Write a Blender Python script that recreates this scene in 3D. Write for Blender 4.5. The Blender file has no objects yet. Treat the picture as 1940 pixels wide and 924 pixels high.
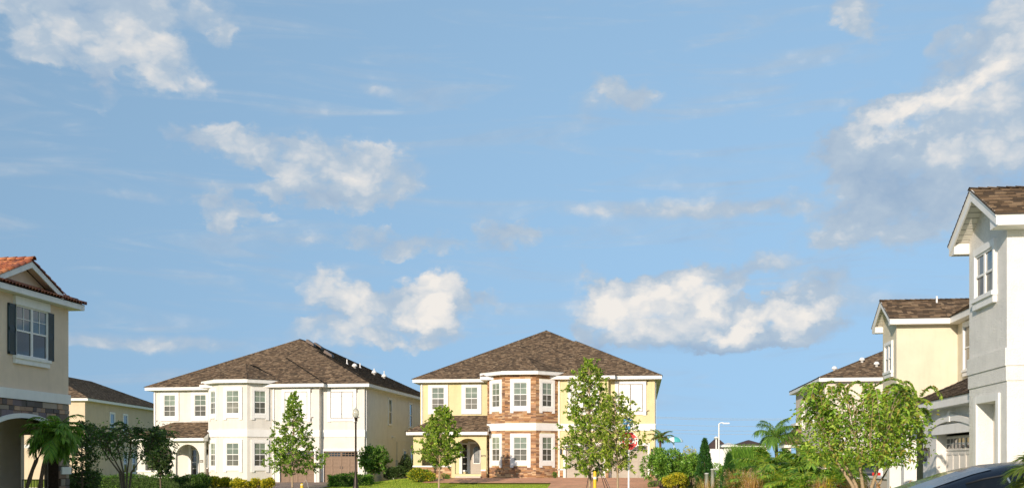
import bpy, math, random
import numpy as np
from mathutils import Vector, Matrix

# ------------------------------------------------------------------ camera, sky, sun, exposure
EYE = 1.5
YAW = math.radians(6.9)            # camera turned left of the street direction (+Y)
F = 2000.0                         # focal length in pixels of the 1940 px wide photograph
CX, CY = 970.0, 878.0              # principal column, horizon row
SUN_AZ, SUN_EL = math.radians(17.0), math.radians(17.0)
EXPOSURE = 0.75

scn = bpy.context.scene
col = scn.collection
cam = bpy.data.cameras.new('camera')
cam.lens = 36 * F / 1940
cam.shift_y = (CY - 462) / 1940
cam.clip_end = 4000
camo = bpy.data.objects.new('camera', cam)
camo.location = (0, 0, EYE)
camo.rotation_euler = (math.pi / 2, 0, YAW)
col.objects.link(camo)
scn.camera = camo

scn.view_settings.view_transform = 'Standard'
scn.view_settings.look = 'None'
scn.view_settings.exposure = EXPOSURE
scn.view_settings.gamma = 1.0
scn.view_settings.use_curve_mapping = False

sun = bpy.data.lights.new('sun', 'SUN')
sun.energy = 3.1
sun.angle = math.radians(0.53)
sun.color = (1.0, 0.85, 0.70)
suno = bpy.data.objects.new('sun', sun)
sd = Vector((math.sin(SUN_AZ) * math.cos(SUN_EL), math.cos(SUN_AZ) * math.cos(SUN_EL), -math.sin(SUN_EL)))
suno.rotation_euler = sd.to_track_quat('-Z', 'Y').to_euler()
suno.location = (-10, -40, 30)
col.objects.link(suno)


def uv_of(px, py):
    """pixel of the photograph -> (azimuth from +Y, tangent of elevation)"""
    xc = (px - CX) / F
    zc = (CY - py) / F
    return math.atan(xc) - YAW, zc / math.hypot(1.0, xc)


def make_world():
    w = bpy.data.worlds.new('World')
    scn.world = w
    w.use_nodes = True
    w.cycles.sampling_method = 'MANUAL'
    w.cycles.sample_map_resolution = 256
    nt = w.node_tree
    nt.nodes.clear()
    L = nt.links.new

    def N(t, **k):
        n = nt.nodes.new(t)
        for a, b in k.items():
            setattr(n, a, b)
        return n

    def M(op, a, b=None, c=None):
        n = N('ShaderNodeMath', operation=op)
        for i, v in enumerate((a, b, c)):
            if v is None:
                continue
            if hasattr(v, 'is_linked'):
                L(v, n.inputs[i])
            else:
                n.inputs[i].default_value = v
        return n.outputs[0]

    def V(op, a, b=None):
        n = N('ShaderNodeVectorMath', operation=op)
        for i, v in enumerate((a, b)):
            if v is None:
                continue
            if hasattr(v, 'is_linked'):
                L(v, n.inputs[i])
            else:
                n.inputs[i].default_value = v
        return n

    sky = N('ShaderNodeTexSky', sky_type='NISHITA')
    sky.sun_disc = False
    sky.sun_elevation = SUN_EL
    sky.sun_rotation = math.pi + SUN_AZ
    sky.air_density = 1.0
    sky.dust_density = 0.3
    sky.ozone_density = 2.5
    # clear dry air: the pale band at the horizon is compressed
    tcs = N('ShaderNodeTexCoord')
    lift = N('ShaderNodeVectorMath', operation='MULTIPLY_ADD')
    L(tcs.outputs['Generated'], lift.inputs[0])
    lift.inputs[1].default_value = (1, 1, 0.20)
    lift.inputs[2].default_value = (0, 0, 0.42)
    nrm = N('ShaderNodeVectorMath', operation='NORMALIZE')
    L(lift.outputs[0], nrm.inputs[0])
    L(nrm.outputs[0], sky.inputs[0])
    hs = N('ShaderNodeHueSaturation')
    hs.inputs['Saturation'].default_value = SKY_SAT
    hs.inputs['Value'].default_value = 1.0
    L(sky.outputs[0], hs.inputs['Color'])
    tint = N('ShaderNodeMix', data_type='RGBA', blend_type='MULTIPLY')
    tint.inputs[0].default_value = 1.0
    L(hs.outputs[0], tint.inputs[6])
    tint.inputs[7].default_value = SKY_TINT + (1,)
    bg = N('ShaderNodeBackground')
    L(tint.outputs[2], bg.inputs[0])
    bg.inputs[1].default_value = SKY_STRENGTH

    tc = N('ShaderNodeTexCoord')
    sep = N('ShaderNodeSeparateXYZ')
    L(tc.outputs['Generated'], sep.inputs[0])
    X, Y, Z = sep.outputs
    az = M('ARCTAN2', X, Y)
    hyp = M('SQRT', M('ADD', M('MULTIPLY', X, X), M('MULTIPLY', Y, Y)))
    el = M('DIVIDE', Z, M('MAXIMUM', hyp, 0.02))
    # the cloud field is mirrored round the whole sky, so it goes on as in view
    u0, u1 = uv_of(0, 400)[0], uv_of(1940, 400)[0]
    uf = M('ADD', M('PINGPONG', M('ADD', M('SUBTRACT', az, u0), 20 * (u1 - u0)), u1 - u0), u0)
    vf = M('PINGPONG', el, 0.455)
    P = N('ShaderNodeCombineXYZ')
    L(uf, P.inputs[0]); L(vf, P.inputs[1])
    # ragged domain
    PN = N('ShaderNodeCombineXYZ')
    L(az, PN.inputs[0]); L(M('MULTIPLY', el, 1.35), PN.inputs[1])
    n1 = N('ShaderNodeTexNoise', noise_dimensions='2D'); n1.inputs['Scale'].default_value = 11; n1.inputs['Detail'].default_value = 3
    n1.inputs['Roughness'].default_value = 0.58
    L(PN.outputs[0], n1.inputs['Vector'])
    n2 = N('ShaderNodeTexNoise', noise_dimensions='2D'); n2.inputs['Scale'].default_value = 34; n2.inputs['Detail'].default_value = 4
    n2.inputs['Roughness'].default_value = 0.62
    L(PN.outputs[0], n2.inputs['Vector'])
    d1 = V('SCALE', V('SUBTRACT', n1.outputs['Color'], (0.5, 0.5, 0.5)).outputs[0]); d1.inputs[3].default_value = 0.055
    d2 = V('SCALE', V('SUBTRACT', n2.outputs['Color'], (0.5, 0.5, 0.5)).outputs[0]); d2.inputs[3].default_value = 0.034
    dd = V('MULTIPLY', V('ADD', d1.outputs[0], d2.outputs[0]).outputs[0], (1, 1, 0)).outputs[0]
    Pd1 = V('ADD', P.outputs[0], dd).outputs[0]
    Pd2 = V('ADD', P.outputs[0], V('MULTIPLY', dd, (.6, .22, 0)).outputs[0]).outputs[0]

    def blob(px, py, rx, ry, rot, wt):
        u, v = uv_of(px, py)
        Pd = Pd1 if ry > 21 else Pd2
        if abs(rot) > 9:
            m = N('ShaderNodeMapping', vector_type='TEXTURE')
            m.inputs['Location'].default_value = (u, v, 0)
            m.inputs['Rotation'].default_value = (0, 0, math.radians(rot))
            m.inputs['Scale'].default_value = (rx / F, ry / F, 1)
            L(Pd, m.inputs[0])
            q = m.outputs[0]
        else:
            m = N('ShaderNodeVectorMath', operation='MULTIPLY_ADD')
            L(Pd, m.inputs[0])
            m.inputs[1].default_value = (F / rx, F / ry, 0)
            m.inputs[2].default_value = (-u * F / rx, -v * F / ry, 0)
            q = m.outputs[0]
        d2 = V('DOT_PRODUCT', q, q).outputs['Value']
        n = N('ShaderNodeMath', operation='MULTIPLY_ADD', use_clamp=True)
        L(d2, n.inputs[0])
        n.inputs[1].default_value = -abs(wt) * 0.62
        n.inputs[2].default_value = abs(wt)
        return n.outputs[0]

    dens = None
    for (px, py, rx, ry, rot, s) in CLOUDS:
        b = blob(px, py, rx, ry, rot, s)
        dens = b if dens is None else M('ADD', dens, b)
    sh = None
    for (px, py, rx, ry, rot, s) in CLOUD_TONE:
        b = blob(px, py, rx, ry, rot, s)
        sh = b if sh is None else M('ADD' if s > 0 else 'SUBTRACT', sh, b)
    # fine billows eat into the edges
    n3 = N('ShaderNodeTexNoise', noise_dimensions='2D'); n3.inputs['Scale'].default_value = 26; n3.inputs['Detail'].default_value = 5
    n3.inputs['Roughness'].default_value = 0.6
    L(PN.outputs[0], n3.inputs['Vector'])
    vo = N('ShaderNodeTexVoronoi', voronoi_dimensions='2D', feature='F1')
    vo.inputs['Scale'].default_value = 24
    vo.inputs['Detail'].default_value = 3
    vo.inputs['Roughness'].default_value = 0.55
    vd = V('ADD', PN.outputs[0], V('MULTIPLY', dd, (.5, .5, 0)).outputs[0]).outputs[0]
    L(vd, vo.inputs['Vector'])
    puff = M('SUBTRACT', 1.0, vo.outputs['Distance'])
    bill = M('ADD', M('MULTIPLY', n3.outputs[0], 0.75), M('MULTIPLY', puff, 0.55))
    dens = M('MULTIPLY', M('MINIMUM', dens, 1.05), M('ADD', bill, 0.36))
    cum = N('ShaderNodeMapRange', interpolation_type='SMOOTHSTEP')
    L(dens, cum.inputs[0])
    cum.inputs[1].default_value = 0.10
    cum.inputs[2].default_value = 0.78
    # thin high streaks
    ms = N('ShaderNodeMapping'); ms.inputs['Scale'].default_value = (2.2, 11, 1); ms.inputs['Rotation'].default_value = (0, 0, 0.08)
    L(PN.outputs[0], ms.inputs[0])
    ns = N('ShaderNodeTexNoise', noise_dimensions='2D'); ns.inputs['Scale'].default_value = 2.6; ns.inputs['Detail'].default_value = 4
    ns.inputs['Roughness'].default_value = 0.6; ns.inputs['Distortion'].default_value = 0.5
    L(ms.outputs[0], ns.inputs['Vector'])
    st = N('ShaderNodeMapRange', interpolation_type='SMOOTHSTEP')
    L(ns.outputs[0], st.inputs[0])
    st.inputs[1].default_value = 0.44
    st.inputs[2].default_value = 0.82
    st.inputs[4].default_value = 0.6
    alpha = M('ADD', M('MULTIPLY', cum.outputs[0], 0.93), M('MULTIPLY', st.outputs[0], M('SUBTRACT', 1.0, cum.outputs[0])))
    alpha = M('MINIMUM', alpha, 1.0)
    # tone inside the cloud: warm lit billows against blue-grey
    n4 = N('ShaderNodeTexNoise', noise_dimensions='2D'); n4.inputs['Scale'].default_value = 17; n4.inputs['Detail'].default_value = 4
    n4.inputs['Roughness'].default_value = 0.55; n4.inputs['Distortion'].default_value = 0.3
    L(PN.outputs[0], n4.inputs['Vector'])
    tone = M('ADD', M('ADD', M('MULTIPLY', n4.outputs[0], 0.6), M('MULTIPLY', puff, 0.42)), M('ADD', sh, 0.05))
    ramp = N('ShaderNodeValToRGB')
    ramp.color_ramp.elements[0].position = 0.0
    ramp.color_ramp.elements[0].color = (0.34, 0.46, 0.62, 1)
    ramp.color_ramp.elements[1].position = 1.0
    ramp.color_ramp.elements[1].color = (0.95, 0.89, 0.82, 1)
    e = ramp.color_ramp.elements.new(0.5)
    e.color = (0.47, 0.57, 0.68, 1)
    L(tone, ramp.inputs[0])
    bg2 = N('ShaderNodeBackground')
    L(ramp.outputs[0], bg2.inputs[0])
    bg2.inputs[1].default_value = CLOUD_STRENGTH
    mix = N('ShaderNodeMixShader')
    L(alpha, mix.inputs[0]); L(bg.outputs[0], mix.inputs[1]); L(bg2.outputs[0], mix.inputs[2])
    out = N('ShaderNodeOutputWorld')
    L(mix.outputs[0], out.inputs[0])


SKY_STRENGTH = 0.124
SKY_SAT = 0.83
SKY_TINT = (0.91, 1.01, 0.95)
CLOUD_STRENGTH = 0.58
# clouds: centre (as seen along these bearings), radii, tilt, weight
CLOUDS = [
    (120, 10, 190, 55, -5, 1.0), (190, 65, 120, 75, 10, .95), (290, 120, 105, 50, -10, 1.0), (200, 150, 28, 50, 0, .7), (110, 110, 66, 32, 0, .6),
    (400, 25, 64, 42, -35, .6), (430, 70, 30, 20, 0, .6),
    (430, 270, 100, 38, -4, 1.1), (550, 290, 75, 34, -15, .9), (620, 305, 95, 60, 0, 1.2), (715, 330, 95, 52, -15, 1.1), (620, 365, 115, 34, -8, .85), (525, 352, 56, 24, 0, .6),
    (440, 395, 90, 24, -16, .85), (320, 375, 130, 11, -6, .55),
    (580, 455, 85, 15, -2, .55), (760, 460, 130, 24, -12, .75), (960, 455, 66, 40, 0, 1.0), (1110, 440, 100, 14, 5, .5),
    (640, 555, 55, 40, 0, 1.1), (720, 585, 75, 34, 0, 1.1), (810, 578, 60, 52, 0, 1.3), (850, 620, 40, 45, 0, .9), (910, 562, 60, 22, 4, .7),
    (640, 635, 95, 30, 0, .8), (750, 645, 70, 22, 0, .75), (820, 650, 30, 14, 0, .35),
    (1135, 520, 30, 22, 0, .6), (1170, 585, 90, 62, 0, 1.3), (1235, 575, 85, 58, 0, 1.2), (1315, 578, 85, 62, 0, 1.4), (1395, 618, 110, 46, 0, 1.4), (1495, 605, 95, 48, 0, 1.4), (1260, 622, 170, 40, 0, 1.3),
    (1560, 620, 60, 32, 0, .45), (1130, 640, 45, 45, 0, .6), (1440, 505, 60, 34, 18, .75), (1330, 520, 80, 32, 0, .6), (1540, 545, 60, 28, 0, .75), (1640, 570, 50, 16, 0, .3),
    (1180, 165, 52, 26, -15, .8), (1150, 205, 70, 36, 0, .5), (1215, 190, 46, 20, 0, .5), (705, 170, 38, 16, -10, .45),
    (1240, 395, 200, 20, -3, .7), (1390, 400, 120, 16, -3, .5), (1530, 390, 90, 24, -10, .5), (1590, 445, 100, 34, 8, .6), (1330, 445, 60, 14, 0, .3),
    (1620, 30, 42, 50, 25, 1.1), (1780, 95, 45, 24, 20, .7), (1915, 55, 70, 90, 0, .95),
    (1680, 240, 100, 50, 28, 1.3), (1790, 200, 130, 72, 28, 1.5), (1890, 200, 100, 90, 30, 1.3), (1760, 300, 150, 72, 5, 1.2), (1880, 310, 120, 95, 0, 1.2),
    (1680, 350, 110, 60, 0, .75), (1800, 390, 190, 50, 0, .7), (1580, 295, 60, 38, 0, .65), (1700, 450, 140, 30, 0, .6),
    (300, 650, 170, 18, 0, .65), (200, 650, 80, 10, 0, .35), (1370, 765, 70, 14, 0, .3),
]
# where those clouds catch more or less of the low sun
CLOUD_TONE = [
    (1390, 628, 60, 26, 0, .6), (1490, 595, 70, 30, 0, .5), (1310, 550, 80, 32, 0, .42), (1170, 575, 90, 55, 0, .4), (1270, 600, 160, 50, 0, .32),
    (1560, 640, 60, 20, 0, .1), (640, 550, 60, 40, 0, .4), (720, 585, 70, 30, 0, .25), (810, 565, 60, 50, 0, .45), (840, 610, 60, 30, 0, .3), (910, 570, 50, 20, 0, -.06),
    (1690, 215, 80, 26, 28, .36), (1800, 165, 120, 32, 26, .36), (1890, 210, 70, 80, 10, .26), (1780, 305, 90, 24, 6, .22), (1730, 235, 90, 24, 20, .12),
    (1690, 330, 90, 55, 0, -.26), (1770, 260, 60, 25, 15, -.12), (1800, 390, 190, 45, 0, -.15), (1900, 350, 60, 40, 0, -.1),
    (1620, 30, 38, 45, 25, .14), (1920, 60, 60, 80, 0, .12), (640, 310, 120, 50, 0, .2), (280, 120, 120, 55, 0, .16), (160, 40, 150, 60, 0, .1), (440, 265, 90, 34, 0, .12), (730, 330, 80, 44, 0, .16),
    (1300, 668, 300, 18, 0, -.35), (720, 668, 200, 12, 0, -.12), (620, 385, 170, 20, 0, -.15), (640, 640, 100, 30, 0, .2), (750, 648, 70, 22, 0, .2),
]
make_world()

# ------------------------------------------------------------------ helpers
R = math.radians
CA, SA = math.cos(YAW), math.sin(YAW)


def at(px, py, Y):
    """world point on the ray of a photograph pixel at street depth Y"""
    xc = (px - CX) / F
    zc = (CY - py) / F
    wx, wy = xc * CA - SA, xc * SA + CA
    t = Y / wy
    return Vector((wx * t, Y, EYE + zc * t))


def rs(*a):
    return random.Random('|'.join(str(x) for x in a))


def nrs(seed):
    return np.random.default_rng(seed)


class MB:
    """collects faces, then links them as one mesh object"""
    def __init__(s):
        s.v, s.f, s.c = [], [], []

    def poly(s, pts, c=None):
        n = len(s.v)
        s.v += [tuple(p) for p in pts]
        s.f.append(tuple(range(n, n + len(pts))))
        s.c.append(c)

    def box(s, x0, x1, y0, y1, z0, z1, c=None):
        n = len(s.v)
        s.v += [(x0, y0, z0), (x1, y0, z0), (x1, y1, z0), (x0, y1, z0), (x0, y0, z1), (x1, y0, z1), (x1, y1, z1), (x0, y1, z1)]
        for q in ((0, 3, 2, 1), (4, 5, 6, 7), (0, 1, 5, 4), (1, 2, 6, 5), (2, 3, 7, 6), (3, 0, 4, 7)):
            s.f.append(tuple(n + i for i in q))
            s.c.append(c)
        return s

    def prism(s, poly, d, c=None):
        """extrude a planar polygon (list of 3-vectors) by vector d"""
        n = len(poly)
        k = len(s.v)
        d = Vector(d)
        s.v += [tuple(Vector(p)) for p in poly] + [tuple(Vector(p) + d) for p in poly]
        s.f.append(tuple(range(k + n - 1, k - 1, -1)))
        s.f.append(tuple(range(k + n, k + 2 * n)))
        s.c += [c, c]
        for i in range(n):
            j = (i + 1) % n
            s.f.append((k + i, k + j, k + n + j, k + n + i))
            s.c.append(c)
        return s

    def tube(s, pts, rad, n=8, c=None, cap=True):
        pts = [Vector(p) for p in pts]
        if not hasattr(rad, '__len__'):
            rad = [rad] * len(pts)
        k = len(s.v)
        for i, p in enumerate(pts):
            d = (pts[min(i + 1, len(pts) - 1)] - pts[max(i - 1, 0)]).normalized()
            a = d.cross(Vector((0, 0, 1)) if abs(d.z) < .9 else Vector((1, 0, 0))).normalized()
            b = d.cross(a)
            for j in range(n):
                t = 2 * math.pi * j / n
                s.v.append(tuple(p + (a * math.cos(t) + b * math.sin(t)) * rad[i]))
        for i in range(len(pts) - 1):
            for j in range(n):
                s.f.append((k + i * n + j, k + i * n + (j + 1) % n, k + (i + 1) * n + (j + 1) % n, k + (i + 1) * n + j))
                s.c.append(c)
        if cap:
            s.f.append(tuple(k + j for j in range(n))); s.c.append(c)
            s.f.append(tuple(k + (len(pts) - 1) * n + j for j in range(n - 1, -1, -1))); s.c.append(c)
        return s

    def lathe(s, prof, n=16, o=(0, 0, 0), c=None):
        k = len(s.v)
        for r, z in prof:
            for j in range(n):
                t = 2 * math.pi * j / n
                s.v.append((o[0] + r * math.cos(t), o[1] + r * math.sin(t), o[2] + z))
        for i in range(len(prof) - 1):
            for j in range(n):
                s.f.append((k + i * n + j, k + i * n + (j + 1) % n, k + (i + 1) * n + (j + 1) % n, k + (i + 1) * n + j))
                s.c.append(c)
        return s

    def mesh(s, name, smooth=False):
        me = bpy.data.meshes.new(name)
        me.from_pydata(s.v, [], s.f)
        if any(x is not None for x in s.c):
            at_ = me.attributes.new('col', 'FLOAT_COLOR', 'FACE')
            at_.data.foreach_set('color', np.array([(x if x is not None else (.5, .5, .5)) + (1,) for x in s.c], dtype=np.float32).ravel())
        if smooth:
            me.polygons.foreach_set('use_smooth', [True] * len(me.polygons))
        me.update()
        return me

    def build(s, name, mat, parent=None, loc=(0, 0, 0), rz=0, smooth=False):
        return link(name, s.mesh(name, smooth), mat, parent, loc, rz)


def link(name, me, mat, parent=None, loc=(0, 0, 0), rz=0, scale=None):
    o = bpy.data.objects.new(name, me)
    if mat is not None and me is not None and not me.materials:
        me.materials.append(mat)
    o.location = loc
    o.rotation_euler = (0, 0, rz)
    if scale is not None:
        o.scale = scale
    o.parent = parent
    col.objects.link(o)
    return o


def empty(name, loc=(0, 0, 0), rz=0, parent=None):
    return link(name, None, None, parent, loc, rz)


def tag(o, label=None, cat=None, group=None, kind=None):
    for k, v in (('label', label), ('category', cat), ('group', group), ('kind', kind)):
        if v:
            o[k] = v
    return o


def quads_mesh(name, co, colr=None, smooth=False):
    """co (N,4,3) float array of separate quads, colr (N,3)"""
    n = len(co)
    me = bpy.data.meshes.new(name)
    me.vertices.add(4 * n)
    me.vertices.foreach_set('co', np.ascontiguousarray(co, dtype=np.float32).ravel())
    me.loops.add(4 * n)
    me.loops.foreach_set('vertex_index', np.arange(4 * n, dtype=np.int32))
    me.polygons.add(n)
    me.polygons.foreach_set('loop_start', np.arange(0, 4 * n, 4, dtype=np.int32))
    me.polygons.foreach_set('loop_total', np.full(n, 4, dtype=np.int32))
    if colr is not None:
        a = me.attributes.new('col', 'FLOAT_COLOR', 'FACE')
        c4 = np.ones((n, 4), dtype=np.float32)
        c4[:, :3] = colr
        a.data.foreach_set('color', c4.ravel())
    me.update(calc_edges=True)
    me.validate()
    return me


# ------------------------------------------------------------------ materials
def nodes_of(name):
    m = bpy.data.materials.new(name)
    m.use_nodes = True
    nt = m.node_tree
    b = nt.nodes['Principled BSDF']
    return m, nt, b


def mat(name, c, rough=.8, var=.12, scale=3.0, bump=0.0, bscale=60, metal=0, spec=.3, stain=0.0, c2=None, coat=0):
    """plain surface: base colour with noise variation, fine bump and optional dirt streaks"""
    m, nt, b = nodes_of(name)
    L = nt.links.new
    b.inputs['Roughness'].default_value = rough
    b.inputs['Metallic'].default_value = metal
    b.inputs['Specular IOR Level'].default_value = spec
    b.inputs['Coat Weight'].default_value = coat
    tc = nt.nodes.new('ShaderNodeTexCoord')
    nz = nt.nodes.new('ShaderNodeTexNoise')
    nz.inputs['Scale'].default_value = scale
    nz.inputs['Detail'].default_value = 5
    nz.inputs['Roughness'].default_value = .65
    L(tc.outputs['Object'], nz.inputs['Vector'])
    mr = nt.nodes.new('ShaderNodeMapRange')
    mr.inputs[1].default_value = .3; mr.inputs[2].default_value = .7
    L(nz.outputs[0], mr.inputs[0])
    mx = nt.nodes.new('ShaderNodeMix'); mx.data_type = 'RGBA'
    L(mr.outputs[0], mx.inputs[0])
    d = c2 if c2 else tuple(x * (1 - var) for x in c)
    u = c if c2 else tuple(min(1, x * (1 + var * .5)) for x in c)
    mx.inputs[6].default_value = tuple(d) + (1,)
    mx.inputs[7].default_value = tuple(u) + (1,)
    outc = mx.outputs[2]
    if stain:
        mp = nt.nodes.new('ShaderNodeMapping'); mp.inputs['Scale'].default_value = (2.2, 2.2, .25)
        L(tc.outputs['Object'], mp.inputs[0])
        n2 = nt.nodes.new('ShaderNodeTexNoise'); n2.inputs['Scale'].default_value = 1.7; n2.inputs['Detail'].default_value = 6
        L(mp.outputs[0], n2.inputs['Vector'])
        r2 = nt.nodes.new('ShaderNodeMapRange'); r2.inputs[1].default_value = .52; r2.inputs[2].default_value = .78
        r2.inputs[4].default_value = stain
        L(n2.outputs[0], r2.inputs[0])
        m2 = nt.nodes.new('ShaderNodeMix'); m2.data_type = 'RGBA'
        L(r2.outputs[0], m2.inputs[0]); L(outc, m2.inputs[6])
        m2.inputs[7].default_value = tuple(x * .72 for x in c) + (1,)
        outc = m2.outputs[2]
    L(outc, b.inputs['Base Color'])
    if bump:
        n3 = nt.nodes.new('ShaderNodeTexNoise'); n3.inputs['Scale'].default_value = bscale; n3.inputs['Detail'].default_value = 3
        L(tc.outputs['Object'], n3.inputs['Vector'])
        bp = nt.nodes.new('ShaderNodeBump'); bp.inputs['Strength'].default_value = bump; bp.inputs['Distance'].default_value = .02
        L(n3.outputs[0], bp.inputs['Height']); L(bp.outputs[0], b.inputs['Normal'])
    return m


def attr_mat(name, rough=.85, scale=30, var=.3, bump=.3, spec=.2):
    """colour comes from the piece itself, with grain"""
    m, nt, b = nodes_of(name)
    L = nt.links.new
    b.inputs['Roughness'].default_value = rough
    b.inputs['Specular IOR Level'].default_value = spec
    a = nt.nodes.new('ShaderNodeAttribute'); a.attribute_name = 'col'
    tc = nt.nodes.new('ShaderNodeTexCoord')
    nz = nt.nodes.new('ShaderNodeTexNoise'); nz.inputs['Scale'].default_value = scale; nz.inputs['Detail'].default_value = 5
    L(tc.outputs['Object'], nz.inputs['Vector'])
    mr = nt.nodes.new('ShaderNodeMapRange'); mr.inputs[3].default_value = 1 - var; mr.inputs[4].default_value = 1 + var
    L(nz.outputs[0], mr.inputs[0])
    mx = nt.nodes.new('ShaderNodeVectorMath'); mx.operation = 'SCALE'
    L(a.outputs['Color'], mx.inputs[0]); L(mr.outputs[0], mx.inputs[3])
    L(mx.outputs[0], b.inputs['Base Color'])
    bp = nt.nodes.new('ShaderNodeBump'); bp.inputs['Strength'].default_value = bump; bp.inputs['Distance'].default_value = .02
    L(nz.outputs[0], bp.inputs['Height']); L(bp.outputs[0], b.inputs['Normal'])
    return m


def leaf_mat(name, trans=.35, rough=.5, tint=(1.0, 1.15, .45), spec=.3):
    m, nt, b = nodes_of(name)
    L = nt.links.new
    a = nt.nodes.new('ShaderNodeAttribute'); a.attribute_name = 'col'
    b.inputs['Roughness'].default_value = rough
    b.inputs['Specular IOR Level'].default_value = spec
    L(a.outputs['Color'], b.inputs['Base Color'])
    t = nt.nodes.new('ShaderNodeBsdfTranslucent')
    mx = nt.nodes.new('ShaderNodeVectorMath'); mx.operation = 'MULTIPLY'
    L(a.outputs['Color'], mx.inputs[0]); mx.inputs[1].default_value = tuple(1.3 * x for x in tint)
    L(mx.outputs[0], t.inputs[0])
    ms = nt.nodes.new('ShaderNodeMixShader'); ms.inputs[0].default_value = trans
    L(b.outputs[0], ms.inputs[1]); L(t.outputs[0], ms.inputs[2])
    L(ms.outputs[0], nt.nodes['Material Output'].inputs[0])
    return m


def glass_mat(name, base, rough=.03, spec=.6, blinds=None, bl_scale=40):
    """window glass over drawn blinds or a dim room"""
    m, nt, b = nodes_of(name)
    L = nt.links.new
    b.inputs['Roughness'].default_value = rough
    b.inputs['Specular IOR Level'].default_value = spec
    b.inputs['Coat Weight'].default_value = .3
    b.inputs['Coat Roughness'].default_value = .02
    tc = nt.nodes.new('ShaderNodeTexCoord')
    nz = nt.nodes.new('ShaderNodeTexNoise'); nz.inputs['Scale'].default_value = 1.6; nz.inputs['Detail'].default_value = 2
    oi = nt.nodes.new('ShaderNodeObjectInfo')
    ad = nt.nodes.new('ShaderNodeVectorMath'); ad.operation = 'ADD'
    rnd = nt.nodes.new('ShaderNodeCombineXYZ')
    mu = nt.nodes.new('ShaderNodeMath'); mu.operation = 'MULTIPLY'; mu.inputs[1].default_value = 37
    L(oi.outputs['Random'], mu.inputs[0]); L(mu.outputs[0], rnd.inputs[0])
    L(tc.outputs['Object'], ad.inputs[0]); L(rnd.outputs[0], ad.inputs[1])
    L(ad.outputs[0], nz.inputs['Vector'])
    mx = nt.nodes.new('ShaderNodeMix'); mx.data_type = 'RGBA'
    mr = nt.nodes.new('ShaderNodeMapRange'); mr.inputs[1].default_value = .35; mr.inputs[2].default_value = .65
    L(nz.outputs[0], mr.inputs[0]); L(mr.outputs[0], mx.inputs[0])
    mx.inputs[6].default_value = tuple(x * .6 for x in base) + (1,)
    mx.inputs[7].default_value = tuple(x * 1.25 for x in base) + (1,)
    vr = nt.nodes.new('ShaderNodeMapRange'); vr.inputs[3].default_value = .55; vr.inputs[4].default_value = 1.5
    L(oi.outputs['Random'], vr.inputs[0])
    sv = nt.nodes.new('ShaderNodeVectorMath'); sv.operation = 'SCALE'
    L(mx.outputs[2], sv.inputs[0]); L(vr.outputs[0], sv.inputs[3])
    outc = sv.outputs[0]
    if blinds:
        wv = nt.nodes.new('ShaderNodeTexWave'); wv.bands_direction = 'Z'; wv.inputs['Scale'].default_value = bl_scale / 6.283
        L(tc.outputs['Object'], wv.inputs['Vector'])
        m2 = nt.nodes.new('ShaderNodeMix'); m2.data_type = 'RGBA'
        wm = nt.nodes.new('ShaderNodeMath'); wm.operation = 'MULTIPLY'; wm.inputs[1].default_value = .6; L(wv.outputs[1], wm.inputs[0]); L(wm.outputs[0], m2.inputs[0]); L(outc, m2.inputs[6]); m2.inputs[7].default_value = tuple(blinds) + (1,)
        outc = m2.outputs[2]
    L(outc, b.inputs['Base Color'])
    return m


MT = {}
MT['white'] = mat('white_paint', (.80, .79, .76), .55, .06, 2.5, .08, 40, stain=.18)
MT['trim_c'] = mat('cream_trim_stucco', (.79, .775, .74), .8, .07, 2, .15, 70, stain=.3)
MT['cream'] = mat('cream_stucco', (.69, .655, .59), .9, .08, 1.5, .35, 55, stain=.45)
MT['yellow'] = mat('yellow_stucco', (.66, .575, .33), .9, .08, 1.5, .35, 55, stain=.4)
MT['tan'] = mat('tan_stucco', (.76, .61, .465), .9, .10, 1.2, .5, 45, stain=.3)
MT['beige'] = mat('beige_stucco', (.62, .50, .36), .9, .08, 1.2, .35, 50, stain=.45)
MT['sand'] = mat('sand_stucco', (.66, .60, .46), .9, .08, 1.2, .35, 50, stain=.4)
MT['pink'] = mat('pinkish_stucco', (.70, .61, .53), .9, .08, 1.2, .35, 50, stain=.45)
MT['ivory'] = mat('ivory_stucco', (.76, .735, .685), .9, .10, 2.5, 1.0, 38, stain=.3)
MT['deck'] = mat('roof_deck', (.07, .055, .045), .95)
MT['shingle'] = attr_mat('asphalt_shingles', .92, 60, .45, .4, .15)
MT['stone'] = attr_mat('ledge_stone', .85, 24, .35, .5, .2)
MT['tile'] = attr_mat('clay_tile', .6, 14, .35, .25, .4)
MT['soffit'] = mat('soffit_vinyl', (.72, .69, .60), .6, .05)
MT['door_brown'] = mat('brown_garage_panel', (.24, .16, .105), .55, .2, 8, .1, 30)
MT['door_grey'] = mat('greige_garage_panel', (.44, .39, .32), .55, .12, 8, .1, 30)
MT['door_white'] = mat('pale_garage_panel', (.66, .63, .57), .5, .08, 6, .1, 30)
MT['door_dark'] = mat('dark_wood_door', (.07, .045, .03), .45, .25, 12)
MT['metal_black'] = mat('black_metal', (.018, .018, .018), .4, .2, 10, spec=.5)
MT['bronze'] = mat('dark_bronze', (.045, .032, .025), .45, .2, 14, metal=.5, spec=.5)
MT['shutter'] = mat('slate_blue_shutter', (.035, .06, .075), .5, .15, 10)
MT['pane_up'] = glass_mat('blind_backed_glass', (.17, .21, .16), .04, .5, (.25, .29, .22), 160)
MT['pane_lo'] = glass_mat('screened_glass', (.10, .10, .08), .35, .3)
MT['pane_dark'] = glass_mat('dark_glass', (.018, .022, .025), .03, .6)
MT['pane_blue'] = glass_mat('sky_tinted_glass', (.025, .085, .13), .03, .6, (.06, .13, .165), 150)  # sky reflection is put into the blue base colour, with blind stripes
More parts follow.
